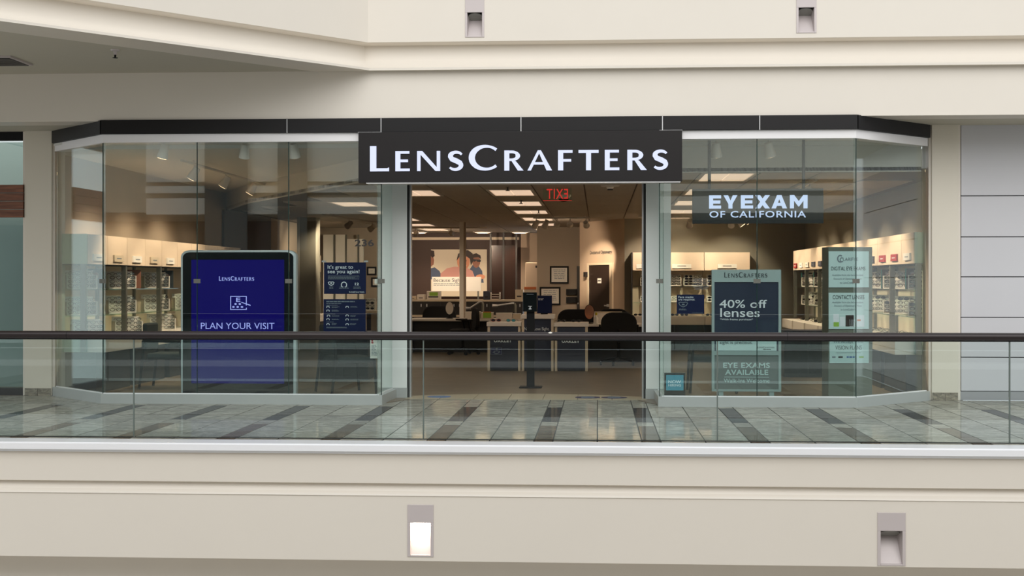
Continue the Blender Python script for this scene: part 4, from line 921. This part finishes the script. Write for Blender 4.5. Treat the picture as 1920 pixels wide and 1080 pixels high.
# ------------------------------------------------------------------ desks, chairs, mirrors
def desk(lab, x0, x1, y0, y1, z=.76, top='white'):
    t = thing('dispensing_desk', lab, 'desk', ((x0+x1)/2, y0, 0), 'dispensing desks')
    MB().box(x0, x1, y0, y1, z-.05, z).build('desk_top', top, t, bevel=.006); MB().box(x0+.06, x1-.06, y0+.25, y1-.05, 0.0, z-.05).build('modesty_panel', 'dark', t)
    for x in (x0+.03, x1-.08): MB().box(x, x+.05, y0+.06, y1-.06, 0, z-.05).build('desk_side', 'dark', t)
    return t
desk('white topped desk with a dark front near the oval swivel mirror', PX(766, 31), PX(1004, 31), 31, 32)
desk('white topped desk carrying the mirror with the orange reflection', PX(1098, 27.4), PX(1232, 27.4), 27.4, 28.4)
def office_chair(lab, loc, rz, wide=.62):
    t = thing('office_chair', lab, 'chair', (0, 0, 0), 'black office chairs')
    MB().lathe([(0, .47), (.26, .47), (.3, .5), (.3, .54), (.24, .565), (0, .57)], (0, 0, 0), 20).build('seat', 'fabric', t, smooth=True)
    q = rrect(-wide/2, wide/2, .55, 1.02, .22, rz=.2); MB().plate(q, .24, .32).build('backrest', 'fabric', t, smooth=True, bevel=.02)
    MB().cyl((0, 0, .14), (0, 0, .48), .035).build('gas_lift', 'black', t, smooth=True); MB().tube([(0, .1, .46), (0, .3, .48), (0, .33, .7)], .025).build('back_bracket', 'black', t)
    for k in range(5):
        a = k*math.pi*2/5; l = MB().tube([(0, 0, .14), (.17*math.cos(a), .17*math.sin(a), .12), (.34*math.cos(a), .34*math.sin(a), .085)], .022).build('base_leg', 'black', t)
        MB().cyl((.34*math.cos(a)-.02, .34*math.sin(a), .04), (.34*math.cos(a)+.02, .34*math.sin(a), .04), .04).build('caster', 'black', l)
    for s in (-1, 1): MB().tube([(s*.3, .12, .5), (s*.36, .1, .56), (s*.36, .06, .74), (s*.36, -.1, .76), (s*.36, .16, .76)], .02).build('armrest', 'black', t)
    t.location = loc; t.rotation_euler = (0, 0, rz); return t
office_chair('black office chair with rounded back pulled up to the desk with the orange reflection mirror', (PX(1160, 26.6), 26.6, 0), math.pi, .68)
office_chair('black office chair behind the slogan counter', (PX(1083, 28.9), 28.9, 0), .1, .8)
office_chair('black office chair turned sideways beside the oval mirror', (PX(868, 30.3), 30.3, 0), -1.3)
office_chair('black office chair behind the far desk', (PX(822, 33.2), 33.2, 0), math.pi+.2, .8)
office_chair('black office chair behind the desk with the orange reflection mirror', (PX(1150, 29.4), 29.4, 0), 0, .7)
def mirror(lab, x, y, w, h, Y, zt, fm, tiltn, rim='black'):
    cx = PX(x, Y); cz = pz(y, Y, x); t = thing('table_mirror', lab, 'mirror', (cx, Y, zt), 'table mirrors')
    MB().plate([(cx+w/2*math.cos(k*math.pi/16), cz+h/2*math.sin(k*math.pi/16)) for k in range(32)], Y-.012, Y+.02).rot(-tiltn, (cx, Y, cz), 'X').build('mirror_frame', rim, t, smooth=True)
    MB().plate([(cx+w*.46*math.cos(k*math.pi/16), cz+h*.47*math.sin(k*math.pi/16)) for k in range(32)], Y-.016, Y-.01).rot(-tiltn, (cx, Y, cz), 'X').build('mirror_face', fm, t)
    MB().cyl((cx, Y+.01, zt+.01), (cx, Y+.01, cz-h*.45), .012).build('stem', 'black', t); MB().lathe([(0, .02), (.07, .015), (.09, 0), (0, 0)], (cx, Y+.01, zt), 16).build('foot', 'black', t, smooth=True)
    return t
mirror('pale oval swivel mirror standing on the far desk', 843, 578, .19, .3, 31.3, .76, 'mirror', .12)
t = mirror('oval mirror with orange reflection in its colour on the desk by the office chair', 1105, 585, .2, .3, 27.7, .76, 'orange_reflection', 0)
# box and bottle on the right desk, small boxes on the left desk
t = thing('drawer_box', 'grey white storage box on the desk with the orange reflection mirror', 'box', (PX(1140, 28), 28.1, .76)); bx('box_body', 'white', PX(1113, 28.2), PX(1166, 28.2), 28.1, 28.35, .76, .97, t, .006); bx('box_lid', 'cream_box', PX(1112.5, 28.2), PX(1166.5, 28.2), 28.09, 28.36, .97, .99, t)
t = thing('spray_bottle', 'small pale spray bottle with yellow label beside the orange reflection mirror', 'bottle', (PX(1117, 27.8), 27.8, .76))
MB().lathe([(0, .0), (.04, 0), (.042, .01), (.042, .11), (.02, .14), (.014, .17), (0, .17)], (PX(1118, 27.8), 27.8, .76), 14).build('bottle_body', 'paper', t, smooth=True); MB().lathe([(0, 0), (.022, 0), (.022, .05), (0, .05)], (PX(1118, 27.8), 27.8, .93), 12).build('spray_cap', mat('yellow_cap', (190, 170, 40), .5), t, smooth=True)
for k, (x0, x1, y1, m, lab) in enumerate(((872, 886, 585, 'white', 'white file box standing by the white post'), (887, 900, 584, 'cream_box', 'cream file box in the middle of the far desk'), (902, 924, 586, 'cream_box', 'cream tray holding green cards on the far desk'), (930, 960, 587, 'white', 'low white carton behind the wheelchair counter'), (962, 976, 588, 'cream_box', 'small cream carton at the end of the far desk'))):
    Y = 31.3; z1_ = pz(y1, Y); t = thing('desk_box', lab, 'box', (PX((x0+x1)/2, Y), Y, .76), 'boxes on the far desk'); bx('box_body', m, PX(x0, Y), PX(x1, Y), Y, Y+.25, .76, z1_, t, .005); bx('box_lip', 'paper', PX(x0, Y)-.004, PX(x1, Y)+.004, Y-.006, Y+.256, z1_-.012, z1_+.004, t)
    if k == 2: bx('card_stack', 'green', PX(906, Y), PX(921, Y), Y-.012, Y, .78, .9, t); bx('divider_card', 'orange', PX(906, Y), PX(921, Y), Y-.014, Y, .9, .92, t)
for k, (x, y, dx) in enumerate(((905, 566, -24), (966, 569, -34))):
    Y = 33; zt = .78
    t = thing('desk_lamp', ['grey jointed desk lamp over the far desk', 'grey swing arm desk lamp by the slogan counter'][k], 'lamp', (PX(x, Y), Y, 0))
    pp = [(PX(x, Y), Y, 0), (PX(x, Y), Y, pz(y+4, Y)), (PX(x-2, Y), Y, pz(y, Y)), (PX(x-5, Y), Y, pz(y-.5, Y)), (PX(x+dx, Y), Y, pz(y+(12 if k == 0 else 4), Y))]
    MB().tube(pp[:3], .035).build('lamp_post', 'upright', t, smooth=True); MB().tube(pp[2:], .02).build('lamp_arm', 'alu', t, smooth=True)
    MB().cyl((pp[4][0]-.1, Y, pp[4][2]), (pp[4][0]+.02, Y, pp[4][2]), .035, .025).build('lamp_head', 'alu', t, smooth=True)

# ------------------------------------------------------------------ rear of the shop
YX = 39.0
zt = pz(562, YX, 870)
t = thing('rear_counter', 'long rear counter with a cream top and dark cabinet doors', 'counter', (PX(880, YX), YX, 0))
xa_, xb_ = PX(764, YX), PX(980, YX)
MB().box(xa_, xb_, YX, YX+.8, zt-.05, zt).build('counter_top', 'cream_box', t); MB().box(xa_, xb_, YX-.2, YX+.1, .6, .66).build('lower_shelf', 'cream_box', t)
n = 7
for i in range(n):
    x0 = xa_+(xb_-xa_)*i/n; x1 = xa_+(xb_-xa_)*(i+1)/n; d = bx('cabinet_door', 'dark', x0+.006, x1-.006, YX+.04, YX+.06, .1, zt-.06, t); hx = x1-.08 if i % 2 == 0 else x0+.08
    bx('handle', 'alu', hx-.015, hx+.015, YX+.015, YX+.04, zt-.2, zt-.12, d)
bx('cabinet_body', 'dark', xa_, xb_, YX+.06, YX+.78, 0, zt-.05, t)
for x0, x1, y1, m, nm, lab in ((766, 780, 555, 'cream_box', 'paper_stack', 'low stack of cream paper at the end of the rear counter'), (782, 796, 552, 'white', 'label_printer', 'small white label printer on the rear counter'), (800, 825, 546, 'white', 'desktop_printer', 'larger white printer with a green panel on the rear counter'), (906, 918, 546, 'navycard', 'binder_box', 'dark blue binder box under the portrait poster'), (919, 937, 548, 'white', 'letter_tray', 'white stacked letter tray on the rear counter'), (966, 981, 543, 'cream_box', 'archive_box', 'tall cream archive box by the rear opening')):
    Y = YX+.2; zz = pz(y1, Y, x0); t = thing(nm, lab, nm.split('_')[-1], (PX((x0+x1)/2, Y), Y, zt)); a, b = PX(x0, Y), PX(x1, Y)
    if nm == 'letter_tray':
        for k in range(3): bx('tray', m, a, b, Y, Y+.35, zt+(zz-zt)*k/3, zt+(zz-zt)*k/3+.02, t)
        for x in (a, b-.015): bx('tray_side', m, x, x+.015, Y, Y+.35, zt, zz, t)
    else:
        bx('casing', m, a, b, Y, Y+.35, zt, zz, t, .012); bx('front_slot', 'dark', a+.05, b-.05, Y-.006, Y, zt+(zz-zt)*.25, zt+(zz-zt)*.4, t)
        if nm == 'desktop_printer': bx('panel', 'green', a+.08, b-.06, Y-.008, Y, zt+(zz-zt)*.45, zz-.03, t)
# large portrait poster on the rear wall
YV = YBK-.03
x0, x1 = PX(808, YV), PX(913, YV); z1_, z0_ = pz(467.5, YV), pz(556, YV)
t = thing('portrait_poster', 'large backlit advertising photograph of smiling people on the rear wall', 'poster', ((x0+x1)/2, YV, z0_))
bx('photo_sheet', 'photo_bg', x0, x1, YV, YV+.025, z0_, z1_, t)
def blob(nm, m, pts, lay):
    q = MB(); q.plate([(PX(a, YV), pz(b, YV)) for a, b in pts], YV-.002-lay*.003, YV-lay*.003); q.build(nm, m, t)
def ell(cx, cy, rx_, ry_, n=18): return [(cx+rx_*math.cos(2*math.pi*k/n), cy+ry_*math.sin(2*math.pi*k/n)) for k in range(n)]
blob('printed_figure', 'denim', [(808, 503), (815, 501), (824, 508), (829, 519), (808, 524)], 1); blob('printed_face', 'skin2', [(808, 480), (812, 480), (814, 488), (813, 496), (808, 500)], 2); blob('printed_hair', 'hair', [(808, 469), (814, 470), (815, 480), (811, 483), (808, 480)], 3)
blob('printed_man_jacket', 'denim', [(880, 506), (886, 497), (897, 498), (904, 508), (907, 530), (884, 530)], 1); blob('printed_man_face', 'skin2', ell(893, 490, 7.5, 12), 2); blob('printed_man_hair', 'hair', [(884, 484), (886, 477), (893, 474.5), (901, 479), (902, 486), (897, 482), (888, 483), (886, 490)], 3); blob('printed_glasses', 'lensd', [(887, 486), (902, 487), (901, 491), (895, 490.5), (893, 488.5), (890, 490.5), (886, 489)], 4)
blob('printed_shirt', 'pink', [(826, 513), (838, 503), (852, 500), (874, 501), (886, 508), (892, 524), (880, 540), (826, 530)], 5); blob('printed_woman_face', 'skin', ell(869, 490, 12, 16), 6); blob('printed_woman_hair', 'hair', [(856, 489), (859, 476), (868, 470), (878, 469), (886, 475), (888, 488), (883, 498), (881, 485), (874, 480), (862, 481)], 7); blob('printed_smile', 'inkw', [(863, 497), (870, 499.5), (876, 496.5), (870, 502)], 8); blob('printed_hand', 'skin', ell(901, 519, 9, 4.5), 8)
blob('printed_eyes', 'hair', [(870, 488.5), (875, 487.5), (875, 490), (870, 490.5)], 8)
t = thing('slogan_board', 'cream slogan board standing in front of the portrait poster', 'sign', (PX(856, 41), 41, zt)); YV2 = 41.0
zs0 = pz(546, YV2)
bx('board', 'paper', PX(810, YV2), PX(902, YV2), YV2, YV2+.04, zs0, pz(519, YV2), t); text('Because Sight', 'ink', PX(813, YV2), PX(866, YV2), pz(530.5, YV2), pz(522, YV2), YV2, t); bars('inkgrey', PX(813, YV2), PX(880, YV2), pz(537, YV2), pz(531.5, YV2), 2, YV2, t, seed=8)
for x in (814, 895): bx('board_leg', 'upright', PX(x, YV2), PX(x+3, YV2), YV2+.01, YV2+.04, 0, zs0, t)
# white structural post, dark doorway panels, doors
t = thing('support_post', 'slim cream support post between the desks and the rear counter', 'post', (PX(867, 34.6), 34.6, 0)); bx('post_shaft', 'paper', PX(861.5, 34.6), PX(869, 34.6), 34.6, 34.75, 0, ZC+.01, t); bx('post_back', 'wall_in', PX(869, 34.6), PX(873, 34.6), 34.66, 34.75, 0, ZC+.01, t)
lw = thing('light_strip', 'cream ceiling rail along the top of the dark rear wall', 'rail', (-4, YBK-.2, ZC-.16)); bx('rail_bar', 'cream_box', WXL+.1, -2.45, YBK-.06, YBK, ZC-.2, ZC-.12, lw)
t = thing('glass_partition', 'dark glazed partition panels beside the portrait poster', 'partition', (PX(940, 42), 42, 0))
xa_, xb_ = PX(920, 42), PX(968, 42)
for i in range(2): bx('partition_pane', mat('brown_gloss_panel', (40, 24, 18), .2), xa_+(xb_-xa_)*i/2+.02, xa_+(xb_-xa_)*(i+1)/2-.02, 42.0, 42.02, .05, pz(460, 42), t)
for x in (xa_, (xa_+xb_)/2, xb_): bx('partition_mullion', 'dark', x-.025, x+.025, 41.98, 42.05, 0, ZC, t)
t = thing('partition_cupboard', 'tall cream cupboard seen through the rear opening', 'cupboard', (PX(988, 41.5), 41.5, 0)); bx('cupboard_body', 'cream_box', PX(985, 41.6), PX(1012, 41.6), 41.6, 42.1, 0, pz(492, 41.6), t, .01); d = bx('cupboard_door', 'wall_warm', PX(986, 41.6), PX(1010, 41.6), 41.58, 41.6, .1, pz(494, 41.6), t); bx('handle', 'dark', PX(1004, 41.6), PX(1007, 41.6), 41.55, 41.58, pz(502, 41.6), pz(498, 41.6), d)
# frames on the taupe wall
def picture(lab, x0, y0, x1, y1, Y, seed):
    a, b, c, d = PX(x0, Y), PX(x1, Y), pz(y1, Y), pz(y0, Y); t = thing('picture_frame', lab, 'picture', ((a+b)/2, Y, c), 'black framed notices')
    w = .045; MB().box(a, b, Y-.03, Y, c, c+w).box(a, b, Y-.03, Y, d-w, d).box(a, a+w, Y-.03, Y, c+w, d-w).box(b-w, b, Y-.03, Y, c+w, d-w).build('frame', 'black', t); bx('print', 'paper', a+w, b-w, Y-.015, Y-.002, c+w, d-w, t); bars('inkgrey', a+w*2, b-w*2, c+w*2.2, d-w*2.2, 6, Y-.015, t, seed=seed, align='c', fill=.3)
picture('upper black framed certificate on the taupe wall', 1031, 499, 1066.5, 532, 38, 2); picture('lower black framed picture partly behind the counter monitor', 1012, 538, 1051, 572, 38, 6)
for k, y in enumerate((542, 557)):
    t = thing('file_holder', ['upper', 'lower'][k]+' black wall file holder beside the dark door edge', 'file holder', (PX(1072, 37.9), 37.9, pz(y+11, 37.9)), 'wall file holders'); bx('pocket', 'black', PX(1061.5, 37.9), PX(1083, 37.9), 37.88, 38.0, pz(y+11, 37.9), pz(y, 37.9), t, .006); bx('file_lip', 'black', PX(1061.5, 37.9), PX(1083, 37.9), 37.86, 37.88, pz(y+11, 37.9), pz(y+3, 37.9), t)
t = thing('door_2', 'dark narrow door edge beside the black file holders', 'door', (PX(1084, 37.95), 37.95, 0), kind='structure'); bx('door_leaf', 'dark', PX(1081.5, 37.95), PX(1087, 37.95), 37.93, 38, 0, pz(499, 37.95), t); bx('door_knob', 'alu', PX(1082.5, 37.95), PX(1085, 37.95), 37.89, 37.93, pz(570, 37.95), pz(567, 37.95), t)
# consulting room door in the angled wall
def sB(x):        # distance along wall B seen at image column x
    r = ray(x, HOR); den = r.x*bd.y-r.y*bd.x; tt_ = (B0.x*bd.y-B0.y*bd.x)/den; q = Vector((r.x*tt_, r.y*tt_)); return (q-B0).dot(bd), q.y
(s0, yd0), (s1, yd1) = sB(1105), sB(1147); zd = pz(497, (yd0+yd1)/2, 1126)
t = thing('door_1', 'dark brown consulting room door in the beige angled wall', 'door', (onB((s0+s1)/2)[0], onB((s0+s1)/2)[1], 0), kind='structure')
def Bp(nm, m, a, b, o0, o1, z0, z1, par): return MB().prism([onB(a, o0), onB(b, o0), onB(b, o1), onB(a, o1)], z0, z1).build(nm, m, par)
lf = Bp('door_leaf', mat('espresso_door', (46, 34, 28), .5, var=.08), s0+.03, s1-.03, .005, .03, .01, zd, t)
for a, b in ((s0-.04, s0+.03), (s1-.03, s1+.09)): Bp('door_jamb', 'cream_box', a, b, .0, .05, 0, zd+.05, t)
Bp('door_head', 'cream_box', s0+.03, s1-.03, 0, .05, zd, zd+.05, t)
sp_, yp_ = sB(1122.5); se_, ye_ = sB(1129.5)
Bp('door_sign', 'paper', sp_, se_, .03, .034, pz(531, yp_), pz(522, yp_), lf); Bp('sign_line', 'dark', sp_+.02, se_-.02, .034, .036, pz(527.5, yp_), pz(525.5, yp_), lf)
sh, yh = sB(1138); se_, _ = sB(1145); Bp('lever_handle', 'alu', sh, se_, .06, .08, pz(574, yh), pz(571.5, yh), lf); Bp('handle_rose', 'alu', se_-.1, se_, .03, .06, pz(575, yh), pz(570, yh), lf)
Bp('door_closer', 'dark', s0-.09, s0+.0, .03, .12, pz(519, yd0), pz(510, yd0), t)
(sa, ya), (sb, yb) = sB(1107), sB(1148)
ow = thing('wall_lettering', 'dark lettering naming the doctors above the consulting room door', 'lettering', (*onB((sa+sb)/2, .01), pz(479, ya)))
vs, fs = text_verts('Doctors of Optometry', .012, 1.0); a0_ = min(v[0] for v in vs); a1_ = max(v[0] for v in vs); b0_ = min(v[1] for v in vs); b1_ = max(v[1] for v in vs)
zz0, zz1 = pz(479, ya), pz(470.5, ya)
MB().add([(*onB(sa+(v[0]-a0_)/(a1_-a0_)*(sb-sa), .012), zz0+(v[1]-b0_)/(b1_-b0_)*(zz1-zz0)) for v in vs], fs).build('lettering', 'ink', ow)
# pale panels, frames and small counter on the far left rear wall
t = thing('panel_screen', 'tall pale folding panels against the rear wall past the navy posters', 'panels', (PX(648, 37.6), 37.6, 0))
for a, b, m in ((606, 625, 'paper'), (629, 648, 'paper'), (650, 671, 'white'), (673, 681, 'paper')): bx('screen_panel', m, PX(a, 37.6), PX(b, 37.6), 37.6, 37.7, 0, pz(440 if a < 640 else 448, 37.6, a), t)
for x in (627, 649, 672): bx('panel_rib', 'upright', PX(x-1.5, 37.6), PX(x+1.5, 37.6), 37.58, 37.62, 0, pz(440, 37.6, x), t)
picture('small dark framed notice high beside the navy welcome poster', 688, 500, 706, 516, 38, 12); picture('small dark framed notice below another beside the window sticker', 696, 520, 714, 538, 38, 13)
t = thing('side_counter', 'small cream topped counter crowded with dark frames near the entrance post', 'counter', (PX(702, 30), 30, 0)); zc_ = pz(583, 30, 700)
bx('counter_top', 'cream_box', PX(684, 30), PX(712, 30), 30, 30.7, zc_-.05, zc_, t); bx('counter_body', 'wall_in', PX(695, 30), PX(710, 30), 30.05, 30.65, 0, zc_-.05, t); bx('counter_return', 'dark', PX(686, 30), PX(695, 30), 30.1, 30.65, 0, zc_-.05, t)
stand(4, 1, (PX(693, 30.2), 30.25, zc_), 0, 'the small counter near the entrance post', 'eyewear on the small counter', [0, 3]); 
# dark wall panel between the two left display walls
struct(bx('wall_recess', 'brown_wall', WXL, WXL+.05, 28.3, 32.4, 0, ZC), 'dark brown recess between the display walls', cat='wall')
t = thing('column_1', 'grey square column with a bright edge behind the blue screen', 'column', (PX(575, 31.8), 31.8, 0), kind='structure'); bx('column_shaft', 'wall_green', PX(562, 31.8), PX(592, 31.8), 31.8, 32.3, 0, ZC, t); bx('column_edge', 'gyp', PX(557, 31.8), PX(562, 31.8), 31.8, 32.3, 0, ZC, t)

# waiting chairs in the window bay
def bay_chair(lab, loc, rz, wide=.66):
    t = thing('waiting_chair', lab, 'chair', (0, 0, 0), 'waiting chairs')
    MB().box(-wide/2, wide/2, -.3, .26, .44, .53).build('seat', 'greyfab', t, bevel=.03); MB().box(-wide/2+.02, wide/2-.02, .26, .33, .56, .98).build('backrest', 'greyfab', t, bevel=.03)
    for sx_ in (-1, 1):
        MB().tube([(sx_*(wide/2+.03), -.3, 0), (sx_*(wide/2+.03), -.27, .5), (sx_*(wide/2+.03), -.25, .7)], .02).build('leg', 'black', t)
        MB().tube([(sx_*(wide/2+.03), .36, 0), (sx_*(wide/2+.03), .3, .5), (sx_*(wide/2+.03), .3, .72)], .02).build('leg', 'black', t)
        MB().tube([(sx_*(wide/2+.03), -.26, .7), (sx_*(wide/2+.03), 0, .72), (sx_*(wide/2+.03), .3, .72)], .028).build('armrest', 'black', t)
    MB().box(-wide/2-.03, wide/2+.03, .27, .3, .4, .44).build('stretcher', 'black', t)
    t.location = loc; t.rotation_euler = (0, 0, rz)
bay_chair('dark slate waiting chair between the blue screen and the entrance', (PX(652, 19.7), 19.7, .006), math.pi/2+.5, .7)
bay_chair('dark slate waiting chair between the display wall and the blue screen', (PX(318, 20.6), 20.6, 0), math.pi/2, .6)
bay_chair('dark slate waiting chair behind the sale poster stand', (PX(1330, 20.3), 20.3, 0), -math.pi/2, .6)
for lab, x0, x1, Y in (('dark table behind the waiting chair in the screen window', 600, 690, 22.4), ('dark table inside the window with the sale posters', 1470, 1560, 23.5)):
    t = thing('low_cabinet', lab, 'cabinet', (PX((x0+x1)/2, Y), Y, 0), 'dark cabinets'); a, b = PX(x0, Y), PX(x1, Y)
    MB().box(a, b, Y, Y+.6, 0, .74).build('cabinet_body', 'dark', t); MB().box(a-.02, b+.02, Y-.03, Y+.62, .74, .78).build('cabinet_top', 'navycard', t)
    for i in range(2): bx('cabinet_door', 'black', a+(b-a)*i/2+.008, a+(b-a)*(i+1)/2-.008, Y-.015, Y, .06, .72, t)

# ------------------------------------------------------------------ ceiling fittings and shop lamps
t = thing('exit_sign', 'edge lit red exit sign seen from behind near the shop ceiling', 'sign', (PX(1045, 22), 22, pz(375, 22, 1045)))
YQ2 = 22.0
bx('sign_plate', 'shelf_glass', PX(1018, YQ2), PX(1072, YQ2), YQ2, YQ2+.015, pz(376, YQ2, 1045), pz(350, YQ2, 1045), t); bx('mount', 'dark', PX(1014, YQ2), PX(1076, YQ2), YQ2-.04, YQ2+.06, pz(351, YQ2, 1045), ZC, t); bx('lit_edge', 'exit', PX(1018, YQ2), PX(1072, YQ2), YQ2, YQ2+.015, pz(376.5, YQ2, 1045), pz(375.5, YQ2, 1045), t)
text('EXIT', 'exit', PX(1065, YQ2), PX(1025, YQ2), pz(373, YQ2, 1045), pz(354, YQ2, 1045), YQ2, t, .006, 1.1, each=True)
YQ3 = 23.9
p = (PX(1057, YQ3), YQ3, ZC-.12); t = thing('security_camera', 'white dome security camera with a dark eye below the exit sign', 'camera', p)
MB().lathe([(0, .13), (.12, .13), (.12, .09), (.09, .05)], p, 18).build('housing', 'white', t, smooth=True); MB().lathe([(.09, .05), (.075, .015), (.04, 0), (0, -.004)], p, 18).build('dome', 'black', t, smooth=True)
p = (PX(1144, 21.6), 21.6, ZC-.06); t = thing('smoke_detector', 'round smoke detector on the shop ceiling right of the exit sign', 'detector', p); MB().lathe([(0, .07), (.16, .07), (.14, .04), (.06, .03), (.05, 0), (0, 0)], p, 18).build('housing', 'white', t, smooth=True); MB().lathe([(0, .0), (.045, 0), (.045, -.02), (0, -.02)], p, 14).build('sensor', 'dark', t, smooth=True)
for k, (x, Y) in enumerate(((952, 21.8), (977, 25.4), (1010, 29))):
    p = (PX(x, Y), Y, ZC-.07); t = thing('ceiling_sprinkler', f'small ceiling sprinkler in the entrance aisle, {ordw[k]} from the window', 'sprinkler', p, 'shop ceiling sprinklers'); MB().lathe([(0, .08), (.05, .08), (.04, .06), (.012, .055), (.012, .012), (.035, .006), (.035, 0), (0, 0)], p, 12).build('sprinkler_body', 'dark', t, smooth=True)
def track(lab, a, b, heads, zc, m='white'):
    """a track bar from a to b in plan, with lamp heads (u along the bar, target, watts, cone)"""
    A, Bv = Vector((*a, zc)), Vector((*b, zc)); t = thing('light_track', f'{lab} lighting track', 'track', tuple((A+Bv)/2), 'lighting tracks')
    MB().tube([A, (A+Bv)/2, Bv], .022, 6).build('track_bar', m, t)
    for s in (.08, .92): pp_ = A.lerp(Bv, s); MB().cyl(pp_, pp_+Vector((0, 0, .06)), .015).build('track_mount', m, t)
    for k, (u, tg, wts, cone) in enumerate(heads):
        p0 = A.lerp(Bv, u); c = p0-Vector((0, 0, .14)); d = (Vector(tg)-c).normalized()
        h = thing('track_light', f'{lab} track lamp head, {ordw[k]} along its track', 'spotlight', tuple(c), 'track lamp heads')
        MB().tube([p0-Vector((0, 0, .02)), p0-Vector((0, 0, .08)), c], .012, 6).build('stem', m, h)
        MB().cyl(c-d*.09, c+d*.1, .05, .075, 14).build('lamp_head', m, h, smooth=True)
        MB().cyl(c+d*.1, c+d*.104, .062, .062, 14).build('lamp_lens', 'lamp', h)
        spot('lamp', tuple(c+d*.13), tg, wts, cone, par=h)
WT = 3.36
track('screen side window', (XL+.5, 18.25), (XD1-.3, 18.25), [(.07, (-6.7, 18.6, .3), 0, 60), (.45, (-5.3, 19.5, .3), 0, 60), (.68, (-3.9, 19.5, .3), 0, 60)], 3.49)
track('poster side window', (XD2+.3, 18.5), (XR-.3, 18.5), [(.25, (1.8, 19.6, .4), 0, 60), (.62, (3, 19.5, .4), 0, 60)], 3.49)
track('screen side display wall', (-6.1, 20), (-6.1, 28), [(u, (-7.3, 20.2+u*7.6, 1.3), 95, 95) for u in (.08, .3, .52, .74, .94)], 3.38)
track('far display wall', (-5.9, 29.5), (-5.2, 36), [(.3, (-7.3, 33.2, 1.8), 110, 75), (.6, (-7.3, 35, 1.8), 110, 75), (.8, (-6.5, 38, 1.6), 60, 70)], ZC-.05, 'wall_in')
track('tower side display wall', (3.1, 20), (3.1, 31), [(u, (4.35, 19.9+u*11, 1.3), 95, 95) for u in (.05, .2, .36, .52, .68, .84, .97)], ZC-.05)
track('rear cabinet', (.9, 31.3), (3.2, 31.3), [(.1, (1.2, 32.6, 1.9), 60, 70), (.5, (2.1, 32.6, 1.9), 60, 70), (.9, (3.1, 32.6, 1.9), 60, 70)], ZC-.05)
ob = onB((sa+sb)/2, .02)
track('optometry wall', (PX(1000, 31.5), 31.5), (PX(1106, 31.5), 31.5), [(.05, (-2.8, 34, .8), 30, 70), (.22, (-2.2, 33, .8), 30, 70), (.42, (-1.3, 38, 1.9), 60, 60), (.65, (-1.0, 38, 1.8), 60, 60), (.93, (ob[0]-.02, ob[1], 2.0), 330, 30)], ZC-.05)
track('rear counter', (-5.4, 37.2), (-3.0, 37.2), [(.2, (-4.9, 43, 2.0), 160, 60), (.6, (-3.9, 43, 2.0), 160, 60)], ZC-.05, 'wall_in')
for k, (x, y) in enumerate(((785, 443.5), (905, 444), (975, 454))):
    p = (PX(x, 41.5), 41.5, ZC-.045 if k < 2 else ZC-.05); t = thing('downlight', ['glowing downlight over the dark rear wall corner', 'glowing downlight above the portrait poster', 'glowing downlight in the rear opening'][k], 'downlight', p, 'rear downlights')
    MB().lathe([(0, .06), (.3, .06), (.3, .03), (.24, .012)], p, 20).build('downlight_rim', 'white', t, smooth=True); MB().lathe([(.24, .014), (.15, .0), (0, -.004)], p, 20).build('downlight_lens', 'lamp', t, smooth=True)
    spot('lamp', (p[0], p[1], p[2]-.05), (p[0], p[1]+.3, 0), 60, 120, par=t)

# ------------------------------------------------------------------ the other side of the atrium (behind and around the viewer; seen mirrored in the glass)
struct(bx('floor_atrium', 'stone', -24, 24, -8, 24, -5.2, -5), 'pale stone floor of the atrium level below', cat='floor')
struct(bx('wall_lower_shops', 'opp', -24, 24, 16.8, 17, -5, -1.9), 'cream shop wall on the level below', cat='wall')
struct(bx('floor_opposite', 'grey_base', -24, 24, -5, .35, -1.1, -.02), 'walkway slab on the opposite side of the atrium', cat='floor')
struct(bx('trim_opposite_ledge', 'ledge', -24, 24, .3, .6, -.1, .02), 'white ledge of the opposite walkway', cat='ledge')
oz = [(3.34, 3.76, .5), (3.89, 4.07, .55), (4.18, 6.5, .5)]
for k, (a, b, y) in enumerate(oz): struct(bx('wall_opposite_fascia', 'opp', -11.7, 24, y-.3, y, a, b), ['lower band of the opposite cream fascia', 'moulded band of the opposite cream fascia', 'upper band of the opposite cream fascia'][k], cat='wall')
struct(bx('wall_opposite_core', 'soffit', -24, 24, .05, .3, 3.4, 6.4), 'shaded backing of the opposite fascia', cat='wall')
struct(bx('ceiling_opposite', 'soffit', -24, 24, -5, .25, 3.4, 3.5), 'soffit over the opposite walkway', cat='ceiling')
struct(bx('wall_opposite_shops', 'dark', -24, 24, -5.2, -5, 0, 3.4), 'shopfront wall on the opposite walkway', cat='wall')
for x0, x1 in ((-10.1, -9.0), (-8.2, -7.45)):
    struct(bx('column_opposite', 'opp_dark', x0, x1, .62, .7, 2.4, 6.4), ('wider' if x0 < -9 else 'narrower')+' grey banner panel hanging before the opposite fascia', cat='banner')
